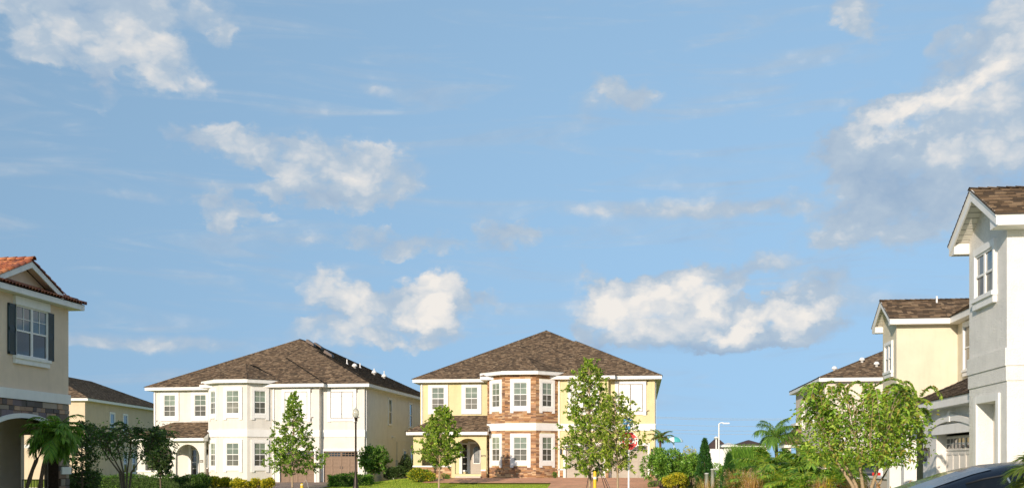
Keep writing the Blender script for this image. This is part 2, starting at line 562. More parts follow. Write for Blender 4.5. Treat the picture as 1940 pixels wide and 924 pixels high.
MT['pane_frost'] = glass_mat('leaded_door_glass', (.16, .2, .22), .25, .5)
MT['bark'] = mat('bark', (.17, .125, .085), .95, .35, 18, .8, 40)
MT['bark_pale'] = mat('pale_bark', (.40, .30, .19), .9, .3, 14, .5, 30)
MT['palm_bark'] = mat('palm_bark', (.13, .085, .055), .95, .4, 20, .9, 25)
MT['leaf'] = leaf_mat('leaves')
MT['leaf_gloss'] = leaf_mat('glossy_leaves', .25, .35, spec=.5)
MT['blade'] = leaf_mat('grass_blades', .35, .6)
MT['gutter'] = mat('painted_gutter', (.78, .765, .73), .45, .08, 3, stain=.4)
MT['concrete'] = mat('concrete', (.55, .51, .44), .9, .15, 1.5, .3, 50, stain=.4)
MT['asphalt'] = mat('asphalt', (.13, .125, .118), .9, .25, 2.5, .5, 90)
MT['mulch'] = mat('bark_mulch', (.06, .035, .022), 1.0, .5, 12, 1.0, 25)
MT['grey_plastic'] = mat('grey_plastic', (.45, .46, .43), .5, .1, 6)
MT['yellow_paint'] = mat('yellow_paint', (.72, .50, .03), .5, .12, 6)
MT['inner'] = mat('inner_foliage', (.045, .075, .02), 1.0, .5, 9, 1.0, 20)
MT['wood'] = mat('stake_wood', (.45, .34, .2), .85, .25, 12)


def grass_ground():
    m, nt, b = nodes_of('lawn_turf')
    L = nt.links.new
    b.inputs['Roughness'].default_value = 1.0
    b.inputs['Specular IOR Level'].default_value = .05
    tc = nt.nodes.new('ShaderNodeTexCoord')
    n1 = nt.nodes.new('ShaderNodeTexNoise'); n1.inputs['Scale'].default_value = .35; n1.inputs['Detail'].default_value = 6
    n2 = nt.nodes.new('ShaderNodeTexNoise'); n2.inputs['Scale'].default_value = 9; n2.inputs['Detail'].default_value = 5
    L(tc.outputs['Object'], n1.inputs['Vector']); L(tc.outputs['Object'], n2.inputs['Vector'])
    a = nt.nodes.new('ShaderNodeMix'); a.data_type = 'RGBA'
    a.inputs[6].default_value = (.19, .25, .025, 1); a.inputs[7].default_value = (.30, .35, .04, 1)
    L(n1.outputs[0], a.inputs[0])
    c = nt.nodes.new('ShaderNodeMix'); c.data_type = 'RGBA'; c.blend_type = 'MULTIPLY'; c.inputs[0].default_value = .7
    L(a.outputs[2], c.inputs[6]); L(n2.outputs['Color'], c.inputs[7])
    n3 = nt.nodes.new('ShaderNodeTexNoise'); n3.inputs['Scale'].default_value = .9; n3.inputs['Detail'].default_value = 7
    L(tc.outputs['Object'], n3.inputs['Vector'])
    dr = nt.nodes.new('ShaderNodeMapRange'); dr.inputs[1].default_value = .5; dr.inputs[2].default_value = .72; dr.inputs[4].default_value = .6
    L(n3.outputs[0], dr.inputs[0])
    dm = nt.nodes.new('ShaderNodeMix'); dm.data_type = 'RGBA'; L(dr.outputs[0], dm.inputs[0]); L(c.outputs[2], dm.inputs[6]); dm.inputs[7].default_value = (.17, .16, .05, 1)
    s = nt.nodes.new('ShaderNodeVectorMath'); s.operation = 'SCALE'; s.inputs[3].default_value = 1.5
    L(dm.outputs[2], s.inputs[0]); L(s.outputs[0], b.inputs['Base Color'])
    bp = nt.nodes.new('ShaderNodeBump'); bp.inputs['Strength'].default_value = .9; bp.inputs['Distance'].default_value = .05
    L(n2.outputs[0], bp.inputs['Height']); L(bp.outputs[0], b.inputs['Normal'])
    return m


def paver_mat(name, c1, c2, cm):
    m, nt, b = nodes_of(name)
    L = nt.links.new
    b.inputs['Roughness'].default_value = .9
    tc = nt.nodes.new('ShaderNodeTexCoord')
    br = nt.nodes.new('ShaderNodeTexBrick')
    br.inputs['Scale'].default_value = 4.6
    br.inputs['Color1'].default_value = c1 + (1,); br.inputs['Color2'].default_value = c2 + (1,); br.inputs['Mortar'].default_value = cm + (1,)
    br.inputs['Mortar Size'].default_value = .015
    L(tc.outputs['Object'], br.inputs['Vector'])
    nz = nt.nodes.new('ShaderNodeTexNoise'); nz.inputs['Scale'].default_value = 1.2; nz.inputs['Detail'].default_value = 6
    L(tc.outputs['Object'], nz.inputs['Vector'])
    mr = nt.nodes.new('ShaderNodeMapRange'); mr.inputs[3].default_value = .6; mr.inputs[4].default_value = 1.4
    L(nz.outputs[0], mr.inputs[0])
    s = nt.nodes.new('ShaderNodeVectorMath'); s.operation = 'SCALE'
    L(br.outputs[0], s.inputs[0]); L(mr.outputs[0], s.inputs[3]); L(s.outputs[0], b.inputs['Base Color'])
    bp = nt.nodes.new('ShaderNodeBump'); bp.inputs['Strength'].default_value = .5; bp.inputs['Distance'].default_value = .01; bp.invert = True
    L(br.outputs[1], bp.inputs['Height']); L(bp.outputs[0], b.inputs['Normal'])
    return m


MT['lawn'] = grass_ground()
MT['paver_red'] = paver_mat('red_pavers', (.70, .34, .18), (.58, .27, .15), (.46, .29, .20))
MT['paver_tan'] = paver_mat('tan_pavers', (.30, .21, .15), (.22, .16, .13), (.13, .10, .09))


# ------------------------------------------------------------------ setting
def sstep(a, b, x):
    t = max(0.0, min(1.0, (x - a) / (b - a)))
    return t * t * (3 - 2 * t)


def ground_z(x, y):
    """lots beyond the cross street stand a little higher than the road"""
    hD, hC = .53, .19
    h = hC + (hD - hC) * sstep(-18.5, -14.5, x)
    h = h * (1 - sstep(4, 9, x)) + .12 * sstep(4, 9, x)
    return h * sstep(58, 67.5, y)


def build_ground():
    xs = [-1500, -600, -250, -120, -80] + [-60 + i for i in range(0, 81)] + [26, 40, 70, 120, 250, 600, 1500]
    ys = [-1500, -400, -100, -30, 0, 20, 35] + [45 + i for i in range(0, 40)] + [90, 110, 150, 220, 400, 800, 2500]
    mb = MB()
    for y in ys:
        for x in xs:
            mb.v.append((x, y, ground_z(x, y)))
    w = len(xs)
    for j in range(len(ys) - 1):
        for i in range(w - 1):
            mb.f.append((j * w + i, j * w + i + 1, (j + 1) * w + i + 1, (j + 1) * w + i)); mb.c.append(None)
    tag(mb.build('ground', MT['lawn'], smooth=True), kind='structure')


def sheet(name, x0, x1, y0, y1, m, dz, n=1, kind='structure'):
    """strip laid on the ground, following it"""
    mb = MB()
    nx, ny = max(1, int((x1 - x0) / n)), max(1, int((y1 - y0) / n))
    for j in range(ny + 1):
        for i in range(nx + 1):
            x = x0 + (x1 - x0) * i / nx
            y = y0 + (y1 - y0) * j / ny
            mb.v.append((x, y, ground_z(x, y) + dz))
    for j in range(ny):
        for i in range(nx):
            a = j * (nx + 1) + i
            mb.f.append((a, a + 1, a + nx + 2, a + nx + 1)); mb.c.append(None)
    return tag(mb.build(name, m), kind=kind)


build_ground()
sheet('road', -200, 200, 52.6, 57.4, MT['asphalt'], .02, 20)
sheet('road', -11, -2.5, -60, 52.6, MT['asphalt'], .024, 20)
for nm, b in (('kerb', (-200, 200, 57.4, 57.6)), ('kerb', (-200, -11.2, 52.4, 52.6)), ('kerb', (-2.3, 200, 52.4, 52.6)),
              ('kerb', (-11.2, -11, -60, 52.6)), ('kerb', (-2.5, -2.3, -60, 52.6))):
    k = MB().box(b[0], b[1], b[2], b[3], -.1, .13)
    tag(k.build(nm, MT['concrete']), kind='structure')
sheet('pavement', -200, 60, 58.3, 59.8, MT['concrete'], .05, 2)
sheet('driveway', .35, 7.4, -40, 24, MT['concrete'], .016, 10)  # drive enlarged out of view, pale concrete added to cut green lawn bounce
sheet('pavement', -1.2, .3, -60, 46, MT['concrete'], .03, 10)
sheet('pavement', -14.2, -12.7, -60, 46, MT['concrete'], .03, 10)

# ------------------------------------------------------------------ building kit
class Fr:
    """a wall: origin on the plan, direction to the right as seen from outside, outward = -local y"""
    def __init__(s, o, ang=0.0):
        s.o, s.a = Vector((o[0], o[1], 0)), ang
        s.u = Vector((math.cos(ang), math.sin(ang), 0))
        s.n = Vector((math.sin(ang), -math.cos(ang), 0))

    def pt(s, a, z, w=0.0):
        return s.o + s.u * a + s.n * w + Vector((0, 0, z))


def fr2(p, q):
    return Fr(p, math.atan2(q[1] - p[1], q[0] - p[0])), math.hypot(q[0] - p[0], q[1] - p[1])


def fbox(mb, fr, a0, a1, z0, z1, w0, w1, c=None):
    mb.prism([fr.pt(a0, z0, w0), fr.pt(a1, z0, w0), fr.pt(a1, z1, w0), fr.pt(a0, z1, w0)], fr.n * (w1 - w0), c)


def wall(mb, fr, s0, s1, z0, z1, holes=(), depth=.16):
    S = sorted({s0, s1} | {h[0] for h in holes} | {h[1] for h in holes})
    Z = sorted({z0, z1} | {h[2] for h in holes} | {h[3] for h in holes})
    for i in range(len(S) - 1):
        for j in range(len(Z) - 1):
            cs, cz = (S[i] + S[i + 1]) / 2, (Z[j] + Z[j + 1]) / 2
            if any(h[0] < cs < h[1] and h[2] < cz < h[3] for h in holes):
                continue
            mb.poly([fr.pt(S[i], Z[j]), fr.pt(S[i + 1], Z[j]), fr.pt(S[i + 1], Z[j + 1]), fr.pt(S[i], Z[j + 1])])
    for a, b, c, d in holes:
        mb.poly([fr.pt(a, c), fr.pt(a, d), fr.pt(a, d, -depth), fr.pt(a, c, -depth)])
        mb.poly([fr.pt(b, c), fr.pt(b, d), fr.pt(b, d, -depth), fr.pt(b, c, -depth)])
        mb.poly([fr.pt(a, d), fr.pt(b, d), fr.pt(b, d, -depth), fr.pt(a, d, -depth)])
        mb.poly([fr.pt(a, c), fr.pt(b, c), fr.pt(b, c, -depth), fr.pt(a, c, -depth)])


def arch_z(x, hw, zs, rise):
    return zs + rise * math.sqrt(max(0.0, 1 - (x / hw) ** 2))


def arch_wall(mb, fr, s0, s1, z0, z1, arches, thick=.25, n=18):
    """wall with arched openings: (centre, half width, bottom z, spring z, rise)"""
    cuts = []
    pos = s0
    for (sc, hw, zb, zs, rise) in sorted(arches):
        for w in (0, -thick):
            mb.poly([fr.pt(pos, z0, w), fr.pt(sc - hw, z0, w), fr.pt(sc - hw, z1, w), fr.pt(pos, z1, w)])
        xs = [-hw * math.cos(math.pi * i / n) for i in range(n + 1)]
        for i in range(n):
            a, b = xs[i], xs[i + 1]
            za, zb_ = arch_z(a, hw, zs, rise), arch_z(b, hw, zs, rise)
            for w in (0, -thick):
                mb.poly([fr.pt(sc + a, za, w), fr.pt(sc + b, zb_, w), fr.pt(sc + b, z1, w), fr.pt(sc + a, z1, w)])
            mb.poly([fr.pt(sc + a, za), fr.pt(sc + b, zb_), fr.pt(sc + b, zb_, -thick), fr.pt(sc + a, za, -thick)])
        for e in (-hw, hw):
            mb.poly([fr.pt(sc + e, zb), fr.pt(sc + e, zs), fr.pt(sc + e, zs, -thick), fr.pt(sc + e, zb, -thick)])
        if zb > z0:
            for w in (0, -thick):
                mb.poly([fr.pt(sc - hw, z0, w), fr.pt(sc + hw, z0, w), fr.pt(sc + hw, zb, w), fr.pt(sc - hw, zb, w)])
            mb.poly([fr.pt(sc - hw, zb), fr.pt(sc + hw, zb), fr.pt(sc + hw, zb, -thick), fr.pt(sc - hw, zb, -thick)])
        pos = sc + hw
    for w in (0, -thick):
        mb.poly([fr.pt(pos, z0, w), fr.pt(s1, z0, w), fr.pt(s1, z1, w), fr.pt(pos, z1, w)])
    for e in (s0, s1):
        mb.poly([fr.pt(e, z0), fr.pt(e, z1), fr.pt(e, z1, -thick), fr.pt(e, z0, -thick)])


def arch_trim(mb, fr, sc, hw, zs, rise, width, w0, w1, n=22):
    for i in range(n):
        t0, t1 = math.pi * i / n, math.pi * (i + 1) / n
        q = []
        for t, k in ((t0, 0), (t1, 0), (t1, 1), (t0, 1)):
            q.append(fr.pt(sc - (hw + k * width) * math.cos(t), zs + (rise + k * width) * math.sin(t), w0))
        mb.prism(q, fr.n * (w1 - w0))


CACHE = {}


def cached(key, fn):
    if key not in CACHE:
        CACHE[key] = fn()
    return CACHE[key]


def window(parent, fr, s, z, w, h, trim=(.2, .2, .22), legs=0.0, double=False, grid=(2, 2, 2, 2), up='pane_up', lo='pane_lo', tmat='white', sill=False, head=0, out=.0):
    """sash window centred on s, glass bottom at z; parts hang under it"""
    t = .045
    key = ('win', w, h, trim, legs, double, grid, sill, head)

    def frame():
        mb = MB()
        mb.box(-w / 2 - t, -w / 2, -.045, .02, -t, h + t)
        mb.box(w / 2, w / 2 + t, -.045, .02, -t, h + t)
        mb.box(-w / 2, w / 2, -.045, .02, h, h + t)
        mb.box(-w / 2, w / 2, -.048, .02, -t, 0)
        mb.box(-w / 2, w / 2, -.04, .015, h / 2 - .025, h / 2 + .025)
        if double:
            mb.box(-.05, .05, -.047, .018, 0, h)
        return mb.mesh('window')

    def bars():
        mb = MB()
        cols = [(-w / 2, -.05), (.05, w / 2)] if double else [(-w / 2, w / 2)]
        for c0, c1 in cols:
            for (nx, nz, za, zb, y) in ((grid[0], grid[1], h / 2 + .025, h, -.022), (grid[2], grid[3], 0, h / 2 - .025, -.018)):
                for i in range(1, nx):
                    x = c0 + (c1 - c0) * i / nx
                    mb.box(x - .011, x + .011, y - .008, y + .01, za, zb)
                for i in range(1, nz):
                    zz = za + (zb - za) * i / nz
                    mb.box(c0, c1, y - .006, y + .01, zz - .011, zz + .011)
        return mb.mesh('glazing_bars') if mb.v else None

    def pane(x0, x1, z0, z1, y):
        return lambda: MB().box(x0, x1, y, y + .01, z0, z1).mesh('pane')

    def trimm():
        a, b, c = trim
        mb = MB()
        mb.box(-w / 2 - t - a, -w / 2 - t, -.075, 0, -t - c - legs, h + t + b)
        mb.box(w / 2 + t, w / 2 + t + a, -.075, 0, -t - c - legs, h + t + b)
        mb.box(-w / 2 - t, w / 2 + t, -.073, 0, h + t, h + t + b)
        mb.box(-w / 2 - t, w / 2 + t, -.073, 0, -t - c, -t)
        return mb.mesh('trim')

    p = fr.pt(s, z, out)
    o = link('window', cached(key + ('f',), frame), MT['white'], parent, p, fr.a)
    cols = [(-w / 2, -.05), (.05, w / 2)] if double else [(-w / 2, w / 2)]
    for c0, c1 in cols:
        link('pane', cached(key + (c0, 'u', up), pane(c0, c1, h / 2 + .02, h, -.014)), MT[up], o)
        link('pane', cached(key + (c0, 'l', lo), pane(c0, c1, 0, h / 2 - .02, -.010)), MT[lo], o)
    if max(grid) > 1:
        link('glazing_bars', cached(key + ('b',), bars), MT['white'], o)
    if trim:
        link('trim', cached(key + ('t', tmat), trimm), MT[tmat], o)
    if sill:
        def sl():
            mb = MB()
            mb.box(-w / 2 - .17, w / 2 + .17, -.13, 0, -.14, -t - .002)
            mb.box(-w / 2 - .14, w / 2 + .14, -.09, 0, -.30, -.14)
            return mb.mesh('sill')
        link('sill', cached(key + ('s', tmat), sl), MT[tmat], o)
    if head:
        def hd():
            return MB().box(-w / 2 - .14, w / 2 + .14, -.10, 0, h + t + .002, h + t + head).mesh('head')
        link('head', cached(key + ('h', tmat), hd), MT[tmat], o)
    return o


SHC = [(0.175, 0.119, 0.074), (0.122, 0.086, 0.056), (0.221, 0.153, 0.098), (0.087, 0.063, 0.044), (0.267, 0.192, 0.122), (0.146, 0.103, 0.068)]
TILT = .028


def plane_axes(poly):
    p0, p1 = Vector(poly[0]), Vector(poly[1])
    e = (p1 - p0).normalized()
    k = Vector(poly[2]) - p0
    n = e.cross(k).normalized()
    if n.z < 0:
        n = -n
    v = n.cross(e)
    if v.z < 0:
        v = -v
    return p0, e, v, n


def course_ranges(poly, step):
    p0, e, v, n = plane_axes(poly)
    uv = [((Vector(p) - p0).dot(e), (Vector(p) - p0).dot(v)) for p in poly]
    top = max(b for a, b in uv)
    j = 0
    while j * step < top - .02:
        va, vb = j * step, min((j + 1) * step, top)
        vm = (va + vb) / 2
        us = []
        for i in range(len(uv)):
            (a0, b0), (a1, b1) = uv[i], uv[(i + 1) % len(uv)]
            if (b0 - vm) * (b1 - vm) < 0:
                us.append(a0 + (a1 - a0) * (vm - b0) / (b1 - b0))
        if len(us) >= 2:
            yield va, vb, min(us), max(us)
        j += 1


def shingle_plane(mb, poly, seed, step=.15, wmin=.12, wmax=.27):
    """one roof slope laid with overlapping tabs; first edge of poly is the eave"""
    r = rs('shingle', seed)
    p0, e, v, n = plane_axes(poly)
    for va, vb, ua, ub in course_ranges(poly, step):
        u = ua - r.random() * .2
        while u < ub:
            w = r.uniform(wmin, wmax)
            a, b = max(u, ua), min(u + w, ub)
            if b - a > .03:
                c = r.choice(SHC)
                k = r.uniform(.8, 1.2)
                c = tuple(x * k for x in c)
                h = TILT + r.uniform(-.006, .008)
                f0, f1 = p0 + e * (a + .004) + v * (va - .01), p0 + e * (b - .004) + v * (va - .01)
                g0, g1 = p0 + e * (a + .004) + v * (vb + .02), p0 + e * (b - .004) + v * (vb + .02)
                mb.poly([f0 + n * h, f1 + n * h, g1 + n * .006, g0 + n * .006], c)
                mb.poly([f0 + n * .002, f1 + n * .002, f1 + n * h, f0 + n * h], tuple(x * .8 for x in c))
            u += w


SH_MESH = []


def shingle_objects(parent, poly, seed, step=.15, wmin=.13, wmax=.28, limit=300):
    """the same, each tab an object of its own sharing mesh data"""
    if not SH_MESH:
        for i in range(10):
            r = rs('tab', i)
            k_ = r.uniform(.85, 1.15); c = tuple(x * k_ for x in SHC[i % len(SHC)])
            h = TILT + r.uniform(-.004, .01)
            mb = MB()
            P = [(.01, -.01, .002), (.99, -.01, .002), (.99, 1.12, .001), (.01, 1.12, .001), (.01, -.01, h), (.99, -.01, h), (.99, 1.12, .006), (.01, 1.12, .006)]
            mb.v = P
            for q in ((4, 5, 6, 7), (0, 1, 5, 4), (1, 2, 6, 5), (3, 0, 4, 7)):
                mb.f.append(q); mb.c.append(c)
            me = mb.mesh('shingle')
            me.materials.append(MT['shingle'])
            SH_MESH.append(me)
    r = rs('sho', seed)
    p0, e, v, n = plane_axes(poly)
    M0 = Matrix((e, v, n)).transposed().to_4x4()
    cnt = 0
    for va, vb, ua, ub in course_ranges(poly, step):
        u = ua - r.random() * .2
        while u < ub and cnt < limit:
            w = r.uniform(wmin, wmax)
            a, b = max(u, ua), min(u + w, ub)
            if b - a > .04:
                o = link('shingle', r.choice(SH_MESH), None, parent)
                o.matrix_basis = Matrix.Translation(p0 + e * a + v * va) @ M0 @ Matrix.Diagonal((b - a, vb - va, 1, 1))
                cnt += 1
            u += w


def hip_planes(x0, x1, y0, y1, z, pitch):
    w, d = x1 - x0, y1 - y0
    h = min(w, d) / 2
    A, B, C, D = (x0, y0, z), (x1, y0, z), (x1, y1, z), (x0, y1, z)
    if w <= d:
        P, Q = ((x0 + x1) / 2, y0 + h, z + h * pitch), ((x0 + x1) / 2, y1 - h, z + h * pitch)
        return dict(front=[A, B, P], right=[B, C, Q, P], back=[C, D, Q], left=[D, A, P, Q])
    P, Q = (x0 + h, (y0 + y1) / 2, z + h * pitch), (x1 - h, (y0 + y1) / 2, z + h * pitch)
    return dict(front=[A, B, Q, P], right=[B, C, Q], back=[C, D, P, Q], left=[D, A, P])


def roof_part(parent, planes, seed, step=.135, shingled=None, name='roof'):
    """deck plus a skin of tabs (too many and too small to lift one by one)"""
    d = MB()
    s = MB()
    for i, (k, pl) in enumerate(planes.items()):
        d.poly(pl)
        if shingled is None or k in shingled:
            shingle_plane(s, pl, '%s%s' % (seed, k), step)
    o = d.build(name, MT['deck'], parent)
    if s.v:
        tag(s.build('shingles', MT['shingle'], o), kind='stuff')
    return o


def ridge_caps(parent, p, q, seed):
    """cap shingles along a hip or ridge, one strip"""
    p, q = Vector(p), Vector(q)
    n = int((q - p).length / .2)
    r = rs('cap', seed)
    d = (q - p).normalized()
    side = d.cross(Vector((0, 0, 1))).normalized()
    mb = MB()
    for i in range(n):
        a, b = p + d * (i * .2 - .01), p + d * (i * .2 + .225)
        k_ = r.uniform(.85, 1.15); c = tuple(x * k_ for x in r.choice(SHC))
        for sg in (-1, 1):
            dn = Vector((0, 0, -.055))
            mb.poly([a + Vector((0, 0, .05)), b + Vector((0, 0, .03)), b + side * sg * .13 + dn + Vector((0, 0, .03)), a + side * sg * .13 + dn + Vector((0, 0, .05))], c)
    tag(mb.build('ridge_caps', MT['shingle'], parent), kind='stuff')


def garage_door(parent, fr, s, w, h, m, cols=4, rows=3, z=0.0, rec=.14):
    """sectional carriage door: recessed panels under a row of small lights"""
    o = link('garage_door', cached(('gd', w, h, m), lambda: MB().box(-w / 2, w / 2, 0, .05, 0, h).mesh('garage_door')), MT[m], parent, fr.pt(s, z, -rec), fr.a)
    wh = h * .17
    ph = (h - wh - .10) / rows

    def panel(pw, p_h):
        def f():
            mb = MB()
            b = .055
            mb.box(0, pw, -.03, 0, 0, b); mb.box(0, pw, -.03, 0, p_h - b, p_h)
            mb.box(0, b, -.029, 0, b, p_h - b); mb.box(pw - b, pw, -.029, 0, b, p_h - b)
            n = 5
            for i in range(n):
                x0 = b + (pw - 2 * b) * i / n
                x1 = b + (pw - 2 * b) * (i + 1) / n
                mb.box(x0 + .006, x1 - .006, -.012, 0, b, p_h - b)
            return mb.mesh('panel')
        return f
    pw = w / cols
    me = cached(('gp', pw, ph, m), panel(pw - .02, ph - .025))
    for r_ in range(rows):
        for c in range(cols):
            link('panel', me, MT[m], o, (-w / 2 + pw * c + .01, 0, .03 + r_ * ph))
    ww = w / 2

    def lite(ww_):
        def f():
            mb = MB()
            mb.box(0, ww_, -.03, 0, 0, .05); mb.box(0, ww_, -.03, 0, wh - .05, wh)
            mb.box(0, .05, -.029, 0, .05, wh - .05); mb.box(ww_ - .05, ww_, -.029, 0, .05, wh - .05)
            for i in range(1, 5):
                x = .05 + (ww_ - .1) * i / 5
                mb.box(x - .012, x + .012, -.025, 0, .05, wh - .05)
            mb.box(.05, ww_ - .05, -.024, 0, wh / 2 - .012, wh / 2 + .012)
            return mb.mesh('light_frame')
        return f
    for c in range(2):
        f = link('light_frame', cached(('gl', ww, wh, m), lite(ww - .02)), MT[m], o, (-w / 2 + ww * c + .01, 0, h - wh - .03))
        link('pane', cached(('gpn', ww, wh), lambda: MB().box(.05, ww - .07, -.008, 0, .05, wh - .05).mesh('pane')), MT['pane_dark'], f)
    for sg in (-1, 1):
        link('handle', cached('gdh', lambda: MB().box(-.015, .015, -.06, -.035, 0, .16).box(-.012, .012, -.04, 0, .01, .03).box(-.012, .012, -.04, 0, .13, .15).mesh('handle')), MT['metal_black'], o, (sg * .08, 0, h * .45))
    return o


def lantern(parent, fr, s, z):
    def f():
        mb = MB()
        mb.box(-.03, .03, -.02, 0, -.05, .2)
        mb.box(-.012, .012, -.12, 0, .2, .225)
        mb.lathe([(.0, .12), (.075, .04), (.085, .0), (.06, .0)], 6, (0, -.12, .14))
        for i in range(6):
            t = math.pi / 3 * i
            mb.tube([(.06 * math.cos(t), -.12 + .06 * math.sin(t), .14), (.05 * math.cos(t), -.12 + .05 * math.sin(t), -.12)], .008, 4)
        mb.lathe([(.055, -.12), (.05, -.15), (.0, -.19)], 6, (0, -.12, 0))
        return mb.mesh('wall_lantern')
    o = link('wall_lantern', cached('lantern', f), MT['bronze'], parent, fr.pt(s, z), fr.a)
    link('glass', cached('lantern_g', lambda: MB().lathe([(.05, .13), (.042, -.115)], 6, (0, -.12, 0)).mesh('glass')), MT['pane_frost'], o)


def text_mesh(txt, size, m, parent, loc, rz, depth=.004, name='lettering', bold=0.0):
    cu = bpy.data.curves.new('t', 'FONT')
    cu.body = txt
    cu.size = size
    cu.extrude = depth
    cu.offset = bold
    cu.align_x = 'CENTER'
    cu.align_y = 'CENTER'
    ob = bpy.data.objects.new('t', cu)
    col.objects.link(ob)
    dg = bpy.context.evaluated_depsgraph_get()
    me = bpy.data.meshes.new_from_object(ob.evaluated_get(dg))
    bpy.data.objects.remove(ob)
    me.name = name
    o = link(name, me, MT[m], parent, loc)
    o.rotation_euler = (math.pi / 2, 0, rz)
    return o


STC = [(0.361, 0.188, 0.09), (0.447, 0.25, 0.121), (0.266, 0.143, 0.079), (0.482, 0.304, 0.166), (0.394, 0.216, 0.118), (0.214, 0.125, 0.081), (0.386, 0.238, 0.149), (0.516, 0.349, 0.211)]
STA = [(0.23, 0.176, 0.149), (0.311, 0.23, 0.189), (0.162, 0.135, 0.135), (0.27, 0.176, 0.135), (0.365, 0.297, 0.243), (0.203, 0.162, 0.176), (0.135, 0.115, 0.108), (0.405, 0.27, 0.189)]


def stone_list(s0, s1, z0, z1, holes, seed, rh=(.07, .12), ln=(.18, .55)):
    r = rs('stone', seed)
    out = []
    z = z0
    while z < z1 - .03:
        h = min(r.uniform(*rh), z1 - z)
        if z1 - z - h < .03:
            h = z1 - z
        segs = [(s0, s1)]
        for (a, b, c, d) in holes:
            if c < z + h * .6 and d > z + h * .4:
                ns = []
                for p, q in segs:
                    if b <= p or a >= q:
                        ns.append((p, q))
                    else:
                        if a > p: ns.append((p, a))
                        if b < q: ns.append((b, q))
                segs = ns
        for p, q in segs:
            x = p
            while x < q - .02:
                w = r.uniform(*ln)
                if q - x - w < .12:
                    w = q - x
                out.append((x, x + w, z, z + h, r.uniform(.012, .045)))
                x += w
        z += h
    return out


STM = {}


def stone_mesh(kind, i, pal):
    def f():
        r = rs('sm', kind, i)
        c = pal[i % len(pal)]
        k = r.uniform(.8, 1.2)
        c = tuple(x * k for x in c)
        mb = MB()
        e = .06
        j = lambda: r.uniform(-.03, .03)
        bk = [(.012, 0, .03), (.988, 0, .03), (.988, 0, .97), (.012, 0, .97)]
        fr_ = [(.02 + e * .4 + j() * .3, -1, .1 + j()), (.98 - e * .4 + j() * .3, -1 + r.uniform(-.2, .2), .1 + j()), (.98 - e * .4 + j() * .3, -1 + r.uniform(-.2, .2), .9 + j()), (.02 + e * .4 + j() * .3, -1, .9 + j())]
        md = [(.012, -.7, .03), (.988, -.7, .03), (.988, -.7, .97), (.012, -.7, .97)]
        mb.v = bk + md + fr_
        for a in (0, 4):
            for q in range(4):
                w = (q + 1) % 4
                mb.f.append((a + q, a + w, a + 4 + w, a + 4 + q)); mb.c.append(c)
        mb.f.append((8, 9, 10, 11)); mb.c.append(c)
        me = mb.mesh('stone')
        me.materials.append(MT['stone'])
        return me
    return cached(('stone', kind, i), f)


def lay_stones(parent, fr, lst, kind, pal, n_obj, seed, base_w=.0):
    """largest n_obj stones as objects, the rest joined"""
    r = rs('lay', seed)
    order = sorted(lst, key=lambda t: -(t[1] - t[0]) * (t[3] - t[2]))
    for t in order[:n_obj]:
        o = link('stone', stone_mesh(kind, r.randrange(16), pal), None, parent, fr.pt(t[0], t[2], base_w), fr.a, (t[1] - t[0], t[4], t[3] - t[2]))
    rest = MB()
    for t in order[n_obj:]:
        c = r.choice(pal)
        k = r.uniform(.75, 1.25)
        fbox(rest, fr, t[0] + .006, t[1] - .006, t[2] + .004, t[3] - .004, base_w, base_w + t[4], tuple(x * k for x in c))
    return rest


def downspout(parent, fr, s, z0, z1, m='gutter'):
    mb = MB()
    fbox(mb, fr, s - .04, s + .04, z0, z1, .01, .08)
    for z in (z0 + .6, (z0 + z1) / 2, z1 - .5):
        fbox(mb, fr, s - .05, s + .05, z, z + .03, .0, .085)
    return mb.build('downspout', MT[m], parent)

